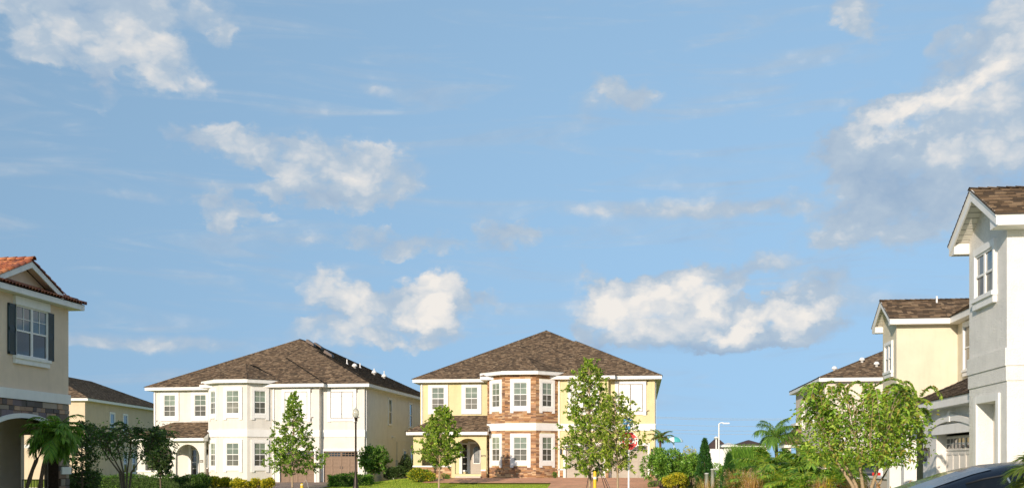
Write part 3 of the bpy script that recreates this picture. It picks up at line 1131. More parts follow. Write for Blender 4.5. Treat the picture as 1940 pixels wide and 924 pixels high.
# ------------------------------------------------------------------ the two bay-fronted houses across the junction
def bay_house(name, label, loc, rz, body, trim, door, stone, seed, front_door):
    root = tag(empty(name, loc, rz), label, 'house')
    W_ = MT[body]
    zE = 6.55
    f_left, f_porch = Fr((0, 1.7)), Fr((0, -.6))
    f_g1, f_g2 = Fr((0, 0)), Fr((0, .5))
    f_right = Fr((16.05, 0), math.pi / 2)
    bay = [(4.95, 0), (6.27, -1.2), (8.31, -1.2), (9.63, 0)]
    # walls
    mb = MB(); wall(mb, f_left, 0, 4.95, 0, zE + .3); mb.build('wall', W_, root)
    mb = MB(); wall(mb, f_g1, 9.63, 13.0, 0, zE + .1, [(10.18, 12.65, -.01, 2.18)])
    mb.poly([(13, 0, 0), (13, .5, 0), (13, .5, zE), (13, 0, zE)]); mb.build('wall', W_, root)
    mb = MB(); wall(mb, f_g2, 13.0, 16.05, 0, zE + .1, [(13.15, 15.58, -.01, 2.18)]); mb.build('wall', W_, root)
    mb = MB(); wall(mb, f_right, .5, 22, -.3, zE + .1); mb.build('wall', W_, root)
    mb = MB(); mb.poly([(0, 1.7, -.3), (0, 22, -.3), (0, 22, zE), (0, 1.7, zE)]); mb.poly([(0, 22, -.3), (16.05, 22, -.3), (16.05, 22, zE), (0, 22, zE)])
    mb.build('wall', W_, root)
    bw = MB()
    frs = []
    for i in range(3):
        fr, L_ = fr2(bay[i], bay[i + 1])
        frs.append((fr, L_))
        wall(bw, fr, 0, L_, -.2, 6.9)
    bayo = bw.build('bay', W_, root)
    # bands between the storeys
    b = MB()
    for fr, L_ in frs:
        fbox(b, fr, -.02, L_ + .02, 3.16, 3.64, 0, .065)
    b.build('band', MT[trim], root)
    b = MB(); fbox(b, f_g1, 9.66, 13.03, 3.17, 3.63, 0, .05); fbox(b, f_g2, 13.03, 16.09, 3.17, 3.63, 0, .05); b.build('band', MT[trim], root)
    b = MB(); fbox(b, f_right, .5, 22, 3.05, 3.11, 0, .012); b.build('band', W_, root)
    # windows
    for s in (1.25, 3.58):
        window(root, f_left, s, 4.73, .80, 1.47, (.25, .16, .3), tmat=trim)
    hl = {}
    for i, (fr, L_) in enumerate(frs):
        w = .82 if i == 1 else .72
        for z in (4.77, 1.2):
            window(root, fr, L_ / 2, z, w, 1.5, (.22, .22, .30), .12, tmat=trim)
    for y in (6.9, 13.0, 17.6):
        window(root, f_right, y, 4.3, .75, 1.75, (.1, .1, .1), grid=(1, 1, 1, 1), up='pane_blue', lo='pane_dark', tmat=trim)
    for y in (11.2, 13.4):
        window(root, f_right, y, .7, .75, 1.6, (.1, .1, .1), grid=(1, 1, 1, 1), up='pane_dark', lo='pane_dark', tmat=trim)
    # closed shutters over the garages
    for fr, s in ((f_g1, 11.35), (f_g2, 14.45)):
        sh = MB()
        w, z0, z1 = 1.62, 4.43, 6.25
        for a0, a1, c0, c1 in ((-w / 2 - .22, -w / 2, z0 - .45, z1 + .2), (w / 2, w / 2 + .22, z0 - .45, z1 + .2)):
            fbox(sh, fr, s + a0, s + a1, c0 + .2, c1, 0, .07)
        fbox(sh, fr, s - w / 2, s + w / 2, z1, z1 + .2, 0, .068)
        fbox(sh, fr, s - w / 2, s + w / 2, z0 - .2, z0, 0, .068)
        so = sh.build('shuttered_window', MT[trim], root)
        bk = MB(); fbox(bk, fr, s - w / 2, s + w / 2, z0, z1, .0, .012); bk.build('gap_shade_plate', MT['bronze'], so)  # dark plate added so the gaps round the shutters look shaded
        for k in (-1, 1):
            p = MB()
            a0, a1 = (s - w / 2 + .035, s - .022) if k < 0 else (s + .022, s + w / 2 - .035)
            fbox(p, fr, a0, a1, z0 + .03, z1 - .03, .0, .045)
            for n_ in range(4):
                q0 = a0 + (a1 - a0) * n_ / 4
                fbox(p, fr, q0 + .008, q0 + (a1 - a0) / 4 - .008, z0 + .05, z1 - .05, .045, .055)
            for zz in (z0 + .25, z1 - .35):
                fbox(p, fr, a0 + .01, a1 - .01, zz, zz + .12, .055, .075)
            p.build('shutter', MT[trim], so)
        for zz in (z1 + .16, z0 + .02):
            hk = MB().tube([fr.pt(s + w / 2 + .27, zz - .22, .03), fr.pt(s + w / 2 + .26, zz - .05, .05), fr.pt(s + w / 2 + .30, zz + .03, .05), fr.pt(s + w / 2 + .42, zz + .05, .04)], .022, 6)
            hk.build('shutter_hook', MT['metal_black'], so)
    # garages
    for fr, s, w in ((f_g1, 11.415, 2.47), (f_g2, 14.365, 2.43)):
        garage_door(root, fr, s, w, 2.18, door)
        t = MB()
        fbox(t, fr, s - w / 2 - .16, s - w / 2, 0, 2.34, 0, .04); fbox(t, fr, s + w / 2, s + w / 2 + .13, 0, 2.34, 0, .04)
        fbox(t, fr, s - w / 2, s + w / 2, 2.18, 2.34, 0, .038)
        t.build('door_trim', MT[trim], root)
    for fr, s in ((f_g1, 9.86), (f_g1, 12.83), (f_g2, 15.85)):
        lantern(root, fr, s, 1.75)
    downspout(root, f_g1, 9.74, .1, 6.5)
    downspout(root, f_left, .12, .1, 6.5)
    downspout(root, f_right, .75, .0, 6.5)
    mbx = MB(); fbox(mbx, f_right, 8.6, 8.95, 1.0, 1.6, 0, .14); mo = mbx.build('meter_box', MT['grey_plastic'], root)
    cd = MB().tube([f_right.pt(8.78, 1.6, .05), f_right.pt(8.78, 3.0, .05)], .025, 6).tube([f_right.pt(8.78, -.2, .05), f_right.pt(8.78, 1.0, .05)], .025, 6); cd.build('conduit', MT['grey_plastic'], mo)
    fl = MB(); fbox(fl, f_right, 7.4, 7.55, 3.25, 3.4, 0, .05); fo = fl.build('flood_light', MT['white'], root)
    for k in (-1, 1):
        MB().tube([f_right.pt(7.475, 3.32, .05), f_right.pt(7.475 + .12 * k, 3.28, .2)], [.03, .07], 8).build('lamp_head', MT['white'], fo)
    # porch
    pw = MB()
    arches = [(1.56, .98, .82, 1.72, .95), (3.71, .87, .3, 1.79, .87)]
    arch_wall(pw, f_porch, 0, 4.95, 0, 2.92, arches, .28)
    wall(pw, Fr((0, 1.7), -math.pi / 2), 0, 2.3, 0, 2.92)
    pw.build('porch_wall', W_, root)
    MB().box(.02, 4.94, -.58, 1.69, 0, .3).box(2.9, 4.6, -1.0, -.6, -.1, .16).build('porch_floor', MT['concrete'], root)
    MB().box(.0, 4.94, -.35, 1.69, 2.9, 2.91).build('porch_ceiling', MT['soffit'], root)
    cap = MB()
    fbox(cap, f_porch, -.04, 2.6, .76, .86, 0, .06)
    fbox(cap, f_porch, 4.58, 4.9, .5, .6, 0, .06)
    cap.build('ledge', MT[trim], root)
    cl = MB(); fbox(cl, f_left, 2.75, 2.95, .3, 2.9, .02, .2); cl.build('pilaster', MT[trim], root)
    d = link('front_door', MB().box(-.46, .46, -.04, .04, 0, 2.05).mesh('front_door'), MT[front_door], root, f_left.pt(3.95, .3, .03))
    fm = MB().box(-.6, -.46, -.07, .02, 0, 2.2).box(.46, .6, -.07, .02, 0, 2.2).box(-.46, .46, -.068, .02, 2.05, 2.2).build('door_frame', MT['white'], d)
    g = MB()
    pts = [(-.2, -.055, .75), (.2, -.055, .75), (.2, -.055, 1.7)] + [(.2 * math.cos(t * math.pi / 10), -.055, 1.7 + .14 * math.sin(t * math.pi / 10)) for t in range(1, 10)] + [(-.2, -.055, 1.7)]
    g.prism(pts, (0, .012, 0)); g.build('door_glass', MT['pane_frost'], d)
    g = MB().box(-.23, .23, -.058, -.04, .68, .74).box(-.26, -.21, -.057, -.04, .74, 1.72).box(.21, .26, -.057, -.04, .74, 1.72)
    for k in range(5):
        g.tube([(-.18 + .09 * k, -.06, .78), (-.1 + .05 * k, -.06, 1.3), (-.18 + .09 * k, -.06, 1.75)], .008, 4)
    g.build('door_grille', MT['white'], d)
    MB().box(-.28, .28, -.055, -.04, .14, .56).build('door_panel', MT[front_door], d)
    MB().tube([(-.4, -.1, .95), (-.4, -.1, 1.15)], .014, 6).box(-.41, -.39, -.1, -.04, 1.13, 1.15).box(-.41, -.39, -.1, -.04, .95, .97).build('door_handle', MT['metal_black'], d)
    window(root, f_left, 3.12, .55, .3, 1.75, (.06, .06, .06), grid=(1, 2, 1, 2), up='pane_dark', lo='pane_dark', tmat=trim)
    if stone:
        text_mesh('8775', .165, 'metal_black', root, f_porch.pt(4.755, 1.5, .012), 0, .006, 'house_number', .003)
    else:
        pl = MB(); fbox(pl, f_porch, 4.62, 4.86, 1.42, 1.58, .0, .03); po = pl.build('number_plaque', MT['bronze'], root)
        ds = MB()
        for k in range(4):
            fbox(ds, f_porch, 4.655 + .045 * k, 4.685 + .045 * k, 1.47, 1.53, .03, .034)
        ds.build('plaque_marks', MT['soffit'], po)
    # roofs: eaves as white slabs, hips above
    MB().box(-.45, 16.5, 1.25, 22.4, zE, zE + .22).build('eave', MT['gutter'], root)
    MB().box(4.5, 16.502, .05, 21, zE + .002, zE + .224).build('eave', MT['gutter'], root)
    MB().box(4.5, 13.45, -.45, 20, zE + .005, zE + .228).build('eave', MT['gutter'], root)
    zr = zE + .232
    A = hip_planes(-.48, 16.53, 1.22, 22.43, zr, .5)
    B = hip_planes(4.47, 16.535, .02, 21, zr + .004, .5)
    C = hip_planes(4.47, 13.48, -.48, 20, zr + .008, .5)
    ro = roof_part(root, A, seed + 'a', shingled=('front', 'right', 'left'))
    roof_part(root, {k: v for k, v in B.items() if k != 'back'}, seed + 'b', shingled=('front', 'right'))
    roof_part(root, {k: v for k, v in C.items() if k != 'back'}, seed + 'c', shingled=('front', 'right'))
    ap = A['front'][2]
    ridge_caps(ro, A['front'][1], ap, seed + '1'); ridge_caps(ro, A['front'][0], ap, seed + '2'); ridge_caps(ro, ap, A['right'][2], seed + '3')
    ridge_caps(ro, B['front'][0], B['front'][2], seed + '5')
    # bay roof
    P = [(4.42, -.02), (6.10, -1.62), (8.48, -1.62), (10.16, -.02)]
    zb = 6.80
    MB().prism([(x, y, zb) for x, y in P] + [(10.16, 1.2, zb), (4.42, 1.2, zb)], (0, 0, .24)).build('eave', MT['gutter'], root)
    zb += .25
    Q = [(x + (.03 if x > 7 else -.03), y - .03, zb) for x, y in P]
    ap, rd = (7.29, .95, zb + 1.28), (7.29, 3.2, zb + 1.28)
    bp = dict(l=[Q[0], Q[1], ap], f=[Q[1], Q[2], ap], r=[Q[2], Q[3], ap], bl=[(Q[0][0], 2.4, zb), Q[0], ap, rd], br=[Q[3], (Q[3][0], 2.4, zb), rd, ap])
    bo = roof_part(root, bp, seed + 'bay')
    for q in Q:
        ridge_caps(bo, q, ap, seed + str(q[0]))
    # porch roof
    MB().box(-.4, 5.06, -1.0, 1.69, 2.89, 3.1).build('eave', MT['gutter'], root)
    pp = dict(f=[(-.43, -1.03, 3.11), (5.09, -1.03, 3.11), (5.09, 1.7, 4.28), (1.6, 1.7, 4.28)], l=[(-.43, 1.7, 3.11), (-.43, -1.03, 3.11), (1.6, 1.7, 4.28)])
    po = roof_part(root, pp, seed + 'porch')
    ridge_caps(po, (-.43, -1.03, 3.11), (1.6, 1.7, 4.28), seed + 'p')
    MB().poly([(5.08, -1, 3.1), (5.08, 1.7, 3.1), (5.08, 1.7, 4.26)]) if False else None
    e = MB(); e.prism([(5.07, -1.0, 3.1), (5.07, 0.1, 3.1), (5.07, 0.1, 3.57)], (.01, 0, 0)); e.build('roof_end', MT['gutter'], root)
    # ledge stone on the bay and the bases
    if stone:
        total = []
        for i, (fr, L_) in enumerate(frs):
            w = (.82 if i == 1 else .72) / 2 + .045 + .22
            H = [(L_ / 2 - w, L_ / 2 + w, z - .045 - .30, z + 1.5 + .265) for z in (4.77, 1.2)] + [(-1, 9, 3.16, 3.64)]
            rest = lay_stones(bayo, fr, stone_list(-.01, L_ + .01, 0.0, 6.78, H, seed + str(i)), 'ledge', STC, 130 if i == 1 else 80, seed + str(i))
            tag(rest.build('stones', MT['stone'], bayo), kind='stuff')
        rest = MB()
        for fr, a, b, z1 in ((f_porch, 0.0, 2.58, .75), (f_porch, 4.6, 4.95, .5), (f_g1, 9.66, 10.0, .55), (f_g1, 12.83, 13.0, .55), (f_g2, 15.74, 16.07, .55)):
            r = lay_stones(root, fr, stone_list(a, b, 0, z1, [], seed + str(a)), 'ledge', STC, 0, seed + str(a))
            n = len(rest.v); rest.v += r.v; rest.f += [tuple(n + i for i in q) for q in r.f]; rest.c += r.c
        tag(rest.build('stones', MT['stone'], root), kind='stuff')
        cap = MB()
        for fr, a, b in ((f_g1, 9.64, 10.02), (f_g1, 12.8, 13.02), (f_g2, 15.71, 16.1)):
            fbox(cap, fr, a, b, .55, .63, 0, .08)
        cap.build('ledge', MT[trim], root)
    return root


DX, DY, DZ = -15.06, 70.0, .53
house_d = bay_house('yellow_house', 'yellow two storey house with an orange stone bay and a brown hip roof', (DX, DY, DZ), 0.0, 'yellow', 'trim_c', 'door_grey', True, 'D', 'door_grey')
CZ = .19
house_c = bay_house('cream_house', 'cream two storey house with a plain bay, brown garage doors and roof vents', (-34.75, 70.55, CZ), R(-2.0), 'cream', 'trim_c', 'door_brown', False, 'C', 'door_dark')

# vents and pipes on the right slope of the cream house roof
for px, y_, kind in ((0, 10.2, 'b'), (0, 11.6, 'b'), (0, 9.0, 'c'), (0, 0, 'x')):
    pass


def roof_point(x, y):
    return Vector((x, y, 6.55 + .232 + .5 * (16.53 - x)))


for (x, y, kind) in ((9.0, 9.4, 'box'), (9.2, 10.6, 'box'), (11.2, 7.2, 'box'), (12.3, 8.3, 'pipe'), (13.0, 8.0, 'dome'), (12.2, 12.0, 'pipe'), (13.3, 12.2, 'dome'), (13.6, 14.0, 'dome'), (12.6, 14.6, 'pipe'), (12.2, 19.0, 'pipe')):
    p = roof_point(x, y)
    if kind == 'pipe':
        MB().tube([p - Vector((0, 0, .1)), p + Vector((0, 0, .38))], .045, 8).lathe([(.13, -.06), (.06, .09), (.05, .1)], 10, p).build('vent_pipe', MT['white'], house_c)
    elif kind == 'dome':
        MB().lathe([(.10, -.15), (.11, .12), (.2, .13), (.21, .2), (.16, .3), (.08, .36), (.0, .38)], 14, p).build('dome_vent', MT['white'], house_c, smooth=True)
    else:
        d = MB()
        d.prism([p + Vector((-.3, -.3, .22)), p + Vector((.35, -.3, -.12)), p + Vector((.35, -.3, .05)), p + Vector((-.2, -.3, .42))], (0, .6, 0))
        d.build('roof_vent', MT['bronze'], house_c)

# ------------------------------------------------------------------ tan house with clay tiles on the left
TLC = [(.42, .13, .05), (.34, .10, .045), (.50, .19, .08), (.28, .085, .045), (.45, .16, .07), (.20, .07, .045)]


def tile_mesh(i, L_=.36, r0=.085, r1=.068):
    def f():
        r = rs('tile', i)
        k_ = r.uniform(.85, 1.2); c = tuple(x * k_ for x in TLC[i % len(TLC)])
        mb = MB()
        n = 6
        for k, (y, rr, dz) in enumerate(((0, r0, .012), (L_, r1, 0))):
            for j in range(n + 1):
                t = math.pi * j / n
                mb.v.append((rr * math.cos(t), y, rr * math.sin(t) + dz))
        for j in range(n):
            mb.f.append((j, j + 1, n + 1 + j + 1, n + 1 + j)); mb.c.append(c)
        k = len(mb.v)
        for j in range(n + 1):
            t = math.pi * j / n
            mb.v.append(((r0 - .016) * math.cos(t), .0, (r0 - .016) * math.sin(t) + .012))
        for j in range(n):
            mb.f.append((j, k + j, k + j + 1, j + 1)); mb.c.append(tuple(x * .8 for x in c))
        me = mb.mesh('tile', True)
        me.materials.append(MT['tile'])
        return me
    return cached(('tile', i), f)


def put_tile(parent, p, along, normal, r, scale=1.0, name='tile'):
    """tile at p, its length running up `along`"""
    along = along.normalized()
    x = along.cross(normal).normalized()
    n = x.cross(along)
    o = link(name, tile_mesh(r.randrange(12)), None, parent)
    o.matrix_basis = Matrix.Translation(p) @ Matrix((x, along, n)).transposed().to_4x4() @ Matrix.Diagonal((scale, 1, scale, 1))
    return o


def tan_house():
    XA = -19.5
    ox, oy = -26.0, 29.0
    root = tag(empty('tan_house', (ox, oy, 0)), 'tan stucco house with a terracotta tile roof and a stone archway', 'house')
    fr = Fr((XA - ox, -oy), math.pi / 2)      # s = world Y, faces the street (+X)
    far = 34.2
    zE = 6.8
    mb = MB()
    wall(mb, fr, 22, far, 3.86, 7.05)
    mb.build('wall', MT['tan'], root)
    # far and near gable-end walls
    ff = Fr((XA - ox, far - oy), math.pi)     # faces +Y, s runs to -X
    mb = MB()
    wall(mb, ff, 0, 10, -.1, 7.0, [(.77, 1.62, -.1, 2.5)], .2)
    mb.build('wall', MT['tan'], root)
    mb = MB()
    wall(mb, Fr((-31 - ox, 22 - oy)), 0, 11.5, -.1, 7.0)
    mb.build('wall', MT['tan'], root)
    # stone lower storey with the archway
    sw = MB()
    sc, hw, zs, rise = 31.55, 2.0, 2.3, .68
    arch_wall(sw, fr, 22, far, -.1, 3.54, [(sc, hw, -.1, zs, rise)], .35, 26)
    so = sw.build('stone_wall', MT['mulch'], root)
    st = []
    for t in stone_list(28.9, far + .02, -.1, 3.53, [], 'A', (.13, .27), (.2, .52)):
        m_ = (t[0] + t[1]) / 2
        dead = False
        for e in (t[0], m_, t[1]):
            if abs(e - sc) < hw + .16 and t[2] < arch_z(max(-hw, min(hw, e - sc)), hw + .001, zs, rise) + .1:
                dead = True
        if not dead:
            st.append(t)
    # filler stones tight to the arch
    for t in stone_list(28.9, far + .02, -.1, 3.53, [], 'A', (.13, .27), (.2, .52)):
        if t in st:
            continue
        zz = arch_z(max(-hw, min(hw, (t[0] + t[1]) / 2 - sc)), hw + .001, zs, rise)
        if t[3] > zz + .15 and abs((t[0] + t[1]) / 2 - sc) < hw:
            st.append((t[0], t[1], max(t[2], zz + .1), t[3], t[4]))
        elif (t[0] + t[1]) / 2 - sc > hw and t[1] > sc + hw + .05:
            st.append((max(t[0], sc + hw + .02), t[1], t[2], t[3], t[4]))
    rest = lay_stones(so, fr, st, 'ashlar', STA, 290, 'A')
    if rest.v:
        tag(rest.build('stones', MT['stone'], so), kind='stuff')
    b = MB(); fbox(b, fr, 22, far + .04, 3.54, 3.86, 0, .07); b.build('band', MT['white'], root)
    b = MB(); fbox(b, ff, -.03, 10, 3.54, 3.86, 0, .05); b.build('band', MT['white'], root)
    b = MB(); arch_trim(b, fr, sc, hw - .02, zs, rise - .02, .15, .0, .09); b.build('arch_trim', MT['white'], root)
    b = MB(); fbox(b, fr, sc + hw + .12, far + .05, 1.15, 1.4, 0, .08); b.build('ledge', MT['white'], root)
    # porch inside the arch
    fi = Fr((-22.2 - ox, -oy), math.pi / 2)
    mb = MB(); wall(mb, fi, 22, far - .2, -.1, 3.5, [(29.6, 30.9, 0, 2.4)], .2); mb.build('porch_wall', MT['tan'], root)
    rest = lay_stones(root, fi, stone_list(31.0, far - .21, 0, 2.9, [(32.0, 33.2, .9, 2.3)], 'Ai', (.13, .27), (.2, .52)), 'ashlar', STA, 0, 'Ai')
    tag(rest.build('stones', MT['stone'], root), kind='stuff')
    window(root, fi, 32.6, 1.0, .95, 1.2, (.1, .1, .1), grid=(1, 1, 1, 1), up='pane_dark', lo='pane_dark')
    d = MB(); fbox(d, fi, 29.65, 30.85, 0, 2.35, -.15, -.1); d.build('front_door', MT['door_dark'], root)
    t = MB(); fbox(t, fi, 29.45, 29.6, 0, 2.55, 0, .06); fbox(t, fi, 30.9, 31.05, 0, 2.55, 0, .06); fbox(t, fi, 29.6, 30.9, 2.4, 2.55, 0, .06)
    t.build('door_trim', MT['white'], root)
    MB().box(-22.2 - ox, XA - ox - .36, 22 - oy, far - oy - .21, -.1, .02).build('porch_floor', MT['concrete'], root)
    MB().box(-22.2 - ox, XA - ox - .36, 22 - oy, far - oy - .21, 3.45, 3.5).build('porch_ceiling', MT['soffit'], root)
    rl = MB()
    p0, p1 = ff.pt(.77, 0, -.1), ff.pt(1.62, 0, -.1)
    for k in range(9):
        p = p0.lerp(p1, k / 8)
        rl.tube([p + Vector((0, 0, .05)), p + Vector((0, 0, .95))], .012, 5)
    for z in (.12, .95):
        rl.tube([p0 + Vector((0, 0, z)), p1 + Vector((0, 0, z))], .018, 5)
    rl.build('railing', MT['metal_black'], root)
    # window with shutters
    wo = window(root, fr, 31.94, 4.96, 1.68, 1.5, (.001, .001, .001), double=True, grid=(2, 2, 1, 1), up='pane_blue', lo='pane_dark', sill=True, head=.28)
    for s0, s1 in ((30.66, 31.04), (32.84, 33.22)):
        sh = MB()
        fbox(sh, fr, s0, s1, 4.92, 6.5, 0, .04)
        for a0, a1, z0, z1 in ((s0, s0 + .05, 4.92, 6.5), (s1 - .05, s1, 4.92, 6.5), (s0, s1, 4.92, 5.0), (s0, s1, 5.66, 5.76), (s0, s1, 6.42, 6.5)):
            fbox(sh, fr, a0, a1, z0, z1, .04, .055)
        so2 = sh.build('shutter', MT['shutter'], root)
        for z in np.arange(5.02, 6.4, .075):
            if 5.62 < z < 5.78:
                continue
            l_ = MB(); l_.prism([fr.pt(s0 + .05, z, .042), fr.pt(s1 - .05, z, .042), fr.pt(s1 - .05, z + .06, .052), fr.pt(s0 + .05, z + .06, .052)], fr.n * .004)
            l_.build('slat', MT['shutter'], so2)
    # eave, pent strip, gable
    o = .38
    xe = XA + o - ox
    MB().box(-31.4 - ox, xe, 21.6 - oy, far + o - oy, zE, zE + .18).build('eave', MT['gutter'], root)
    main = hip_planes(-31.42 - ox, xe + .02, 21.58 - oy, far + o + .02 - oy, zE + .185, .40)
    d = MB()
    for k in main.values():
        d.poly(k)
    mr = d.build('roof', MT['deck'], root)
    r = rs('tilesA')
    sl = Vector((-1, 0, .40)).normalized()
    nn = Vector((.40, 0, 1)).normalized()
    y = 27.0
    while y < far + o - .02:
        for k in range(3):
            lim = (far + o - y) - .05
            if k * .33 > lim * 1.05 and k:
                continue
            p = Vector((xe + .06, y - oy, zE + .19)) + sl * (k * .33) + nn * .0
            put_tile(mr, p, sl, nn, r)
        y += .175
    # hip tiles at the far corner
    hd = Vector((-1, -1, .40)).normalized()
    for k in range(9):
        put_tile(mr, Vector((xe + .03, far + o - oy + .03, zE + .21)) + hd * (k * .3), hd, Vector((.28, .28, 1)), r, 1.15)
    # far slope of the main roof
    sl2, nn2 = Vector((0, -1, .40)).normalized(), Vector((0, .40, 1)).normalized()
    for i in range(12):
        put_tile(mr, Vector((xe - .2 - i * .175, far + o + .05 - oy, zE + .19)), sl2, nn2, r)
    # gable over the window
    yc, hwg, z0, z1 = 31.4, 1.86, 7.12, 7.90
    pit = (z1 - z0) / hwg
    g = MB()
    g.prism([fr.pt(yc - hwg + .2, zE + .1, -.0), fr.pt(yc + hwg - .2, zE + .1, -.0), fr.pt(yc + hwg - .2, z0 + .0, 0), fr.pt(yc, z1 - .1, 0), fr.pt(yc - hwg + .2, z0, 0)], fr.n * -.2)
    g.build('gable_wall', MT['tan'], root)
    # underside boards, rake boards
    xg = xe
    for sg in (-1, 1):
        bd = MB()
        a = Vector((xg, yc - oy, z1)); b_ = Vector((xg, yc - oy + sg * hwg, z0))
        bd.prism([a, b_, b_ - Vector((0, 0, .17)), a - Vector((0, 0, .19))], (-.04, 0, 0))
        bd.build('rake_board', MT['gutter'], root)
        sf = MB()
        q = Vector((-7.0, 0, 0))
        sf.prism([a - Vector((.04, 0, .03)), b_ - Vector((.04, 0, .03)), b_ - Vector((.04, 0, .03)) + q, a - Vector((.04, 0, .03)) + q], (0, 0, .03))
        gr = sf.build('gable_roof', MT['deck'], root)
        n_ = 4
        for k in range(n_):
            u = MB()
            x0 = xg - .05 - k * .085
            A1, B1 = Vector((x0, a.y, a.z - .045)), Vector((x0, b_.y, b_.z - .045))
            u.prism([A1, B1, B1 - Vector((.08, 0, 0)), A1 - Vector((.08, 0, 0))], (0, 0, .012))
            u.build('soffit_board', MT['tan'], gr)
        up = Vector((0, -sg * hwg, z1 - z0)).normalized()
        nr = Vector((0, sg * (z1 - z0), hwg)).normalized()
        ncol = 20 if sg < 0 else 5
        for c in range(ncol):
            for k in range(6):
                p = Vector((xg - .04 - c * .18, yc - oy + sg * (hwg + .05), z0 + .0)) + up * (k * .335)
                put_tile(gr, p, up, nr, r, 1.12 if c == 0 else 1.0)
    for k in range(14):
        put_tile(root, Vector((xg + .08 - k * .3, yc - oy, z1 + .05)), Vector((-1, 0, 0.03)), Vector((0, 0, 1)), r, 1.35, 'ridge_tile')
    for k in (2.0, 3.1):
        MB().lathe([(.06, 0), (.075, .1), (.05, .16), (.0, .17)], 10, (xg - k, yc - oy, z1 + .14)).build('ridge_vent', MT['bronze'], root)
    return root


tan_house()


# ------------------------------------------------------------------ plain hip-roofed houses further off
def simple_house(name, label, loc, rz, w, d, zE, base, m, pitch, wins, shing, seed, o=.4, extra=None):
    root = tag(empty(name, loc, rz), label, 'house')
    F4 = dict(front=(Fr((0, 0)), w), right=(Fr((w, 0), math.pi / 2), d), back=(Fr((w, d), math.pi), w), left=(Fr((0, d), -math.pi / 2), d))
    for k, (fr, L_) in F4.items():
        mb = MB(); wall(mb, fr, 0, L_, base, zE + .05); mb.build('wall', MT[m], root)
    bd = MB(); fr, L_ = F4['right']; fbox(bd, fr, 0, L_, 3.0, 3.06, 0, .015); fr, L_ = F4['left']; fbox(bd, fr, 0, L_, 3.0, 3.06, 0, .015)
    fr, L_ = F4['front']; fbox(bd, fr, 0, L_, 2.85, 3.15, 0, .04)
    bd.build('band', MT['trim_c'], root)
    for (k, s, z, ww, hh, up, lo) in wins:
        window(root, F4[k][0], s, z, ww, hh, (.12, .12, .12), grid=(1, 1, 1, 1), up=up, lo=lo)
    MB().box(-o, w + o, -o, d + o, zE, zE + .22).build('eave', MT['gutter'], root)
    P = hip_planes(-o - .03, w + o + .03, -o - .03, d + o + .03, zE + .23, pitch)
    ro = roof_part(root, P, seed, .17, shing)
    ridge_caps(ro, P['front'][0], P['front'][-1] if len(P['front']) == 3 else P['front'][3], seed + 'x')
    ridge_caps(ro, P['front'][1], P['front'][2], seed + 'y')
    return root, F4


hb, _ = simple_house('beige_house', 'beige house with a dark hip roof behind the crape myrtle beside the tan house', (-59.2, 84.2, 0), R(6.5), 12.0, 22, 6.9, -.2, 'beige', .42,
                     [('right', 6.0, 4.35, .9, 1.7, 'pane_blue', 'pane_dark'), ('right', 9.2, 4.35, .9, 1.7, 'pane_blue', 'pane_dark'), ('right', 19.0, 4.35, .9, 1.7, 'pane_blue', 'pane_dark'),
                      ('right', 9.2, .7, .75, 1.7, 'pane_dark', 'pane_dark'), ('right', 11.4, .7, .75, 1.7, 'pane_dark', 'pane_dark'), ('right', 17.8, .7, .75, 1.7, 'pane_dark', 'pane_dark'),
                      ('front', 9.5, 4.3, 1.0, 1.6, 'pane_up', 'pane_lo'), ('front', 5.5, .8, 1.2, 1.6, 'pane_dark', 'pane_dark')], ('front', 'right'), 'B')
he, F4e = simple_house('pinkish_house', 'pinkish stucco house with a brown hip roof behind the arching crape myrtle', (11.0, 65.0, 0), 0.0, 13, 11.8, 6.4, -.1, 'pink', .42,
                       [('left', 3.6, 3.9, .55, 1.75, 'pane_blue', 'pane_dark'), ('left', 7.4, 3.9, .55, 1.75, 'pane_blue', 'pane_dark'), ('front', 7.5, 3.9, .9, 1.6, 'pane_up', 'pane_lo')], ('front', 'left'), 'E')
# its low porch roof at the street corner
pe = MB().box(-1.15, 0, 9.3, 12.1, 2.62, 2.82); pe.build('porch_eave', MT['gutter'], he)
roof_part(he, dict(f=[(-1.18, 12.13, 2.83), (-1.18, 9.27, 2.83), (0, 9.27, 4.15), (0, 12.13, 4.15)], e=[(-1.18, 9.27, 2.83), (0, 9.27, 2.83), (0, 9.27, 4.15)]), 'Ep', .17, None, 'porch_roof')
cp = MB().box(-.35, 0, 9.5, 11.9, 4.15, 4.32); cp.build('porch_trim', MT['gutter'], he)
for k in (0.25, 2.3):
    MB().box(-.95, -.65, 9.45 + k - .15, 9.45 + k + .15, -.1, 2.62).build('column', MT['pink'], he)
for (x, y) in ((.9, 1.9), (2.6, 2.2), (3.3, 1.4)):
    zz = 6.63 + .42 * min(x + .43, y + .43)
    MB().lathe([(.08, -.15), (.09, .12), (.17, .13), (.17, .2), (.1, .3), (.0, .32)], 12, (x, y, zz)).build('dome_vent', MT['white'], he, smooth=True)


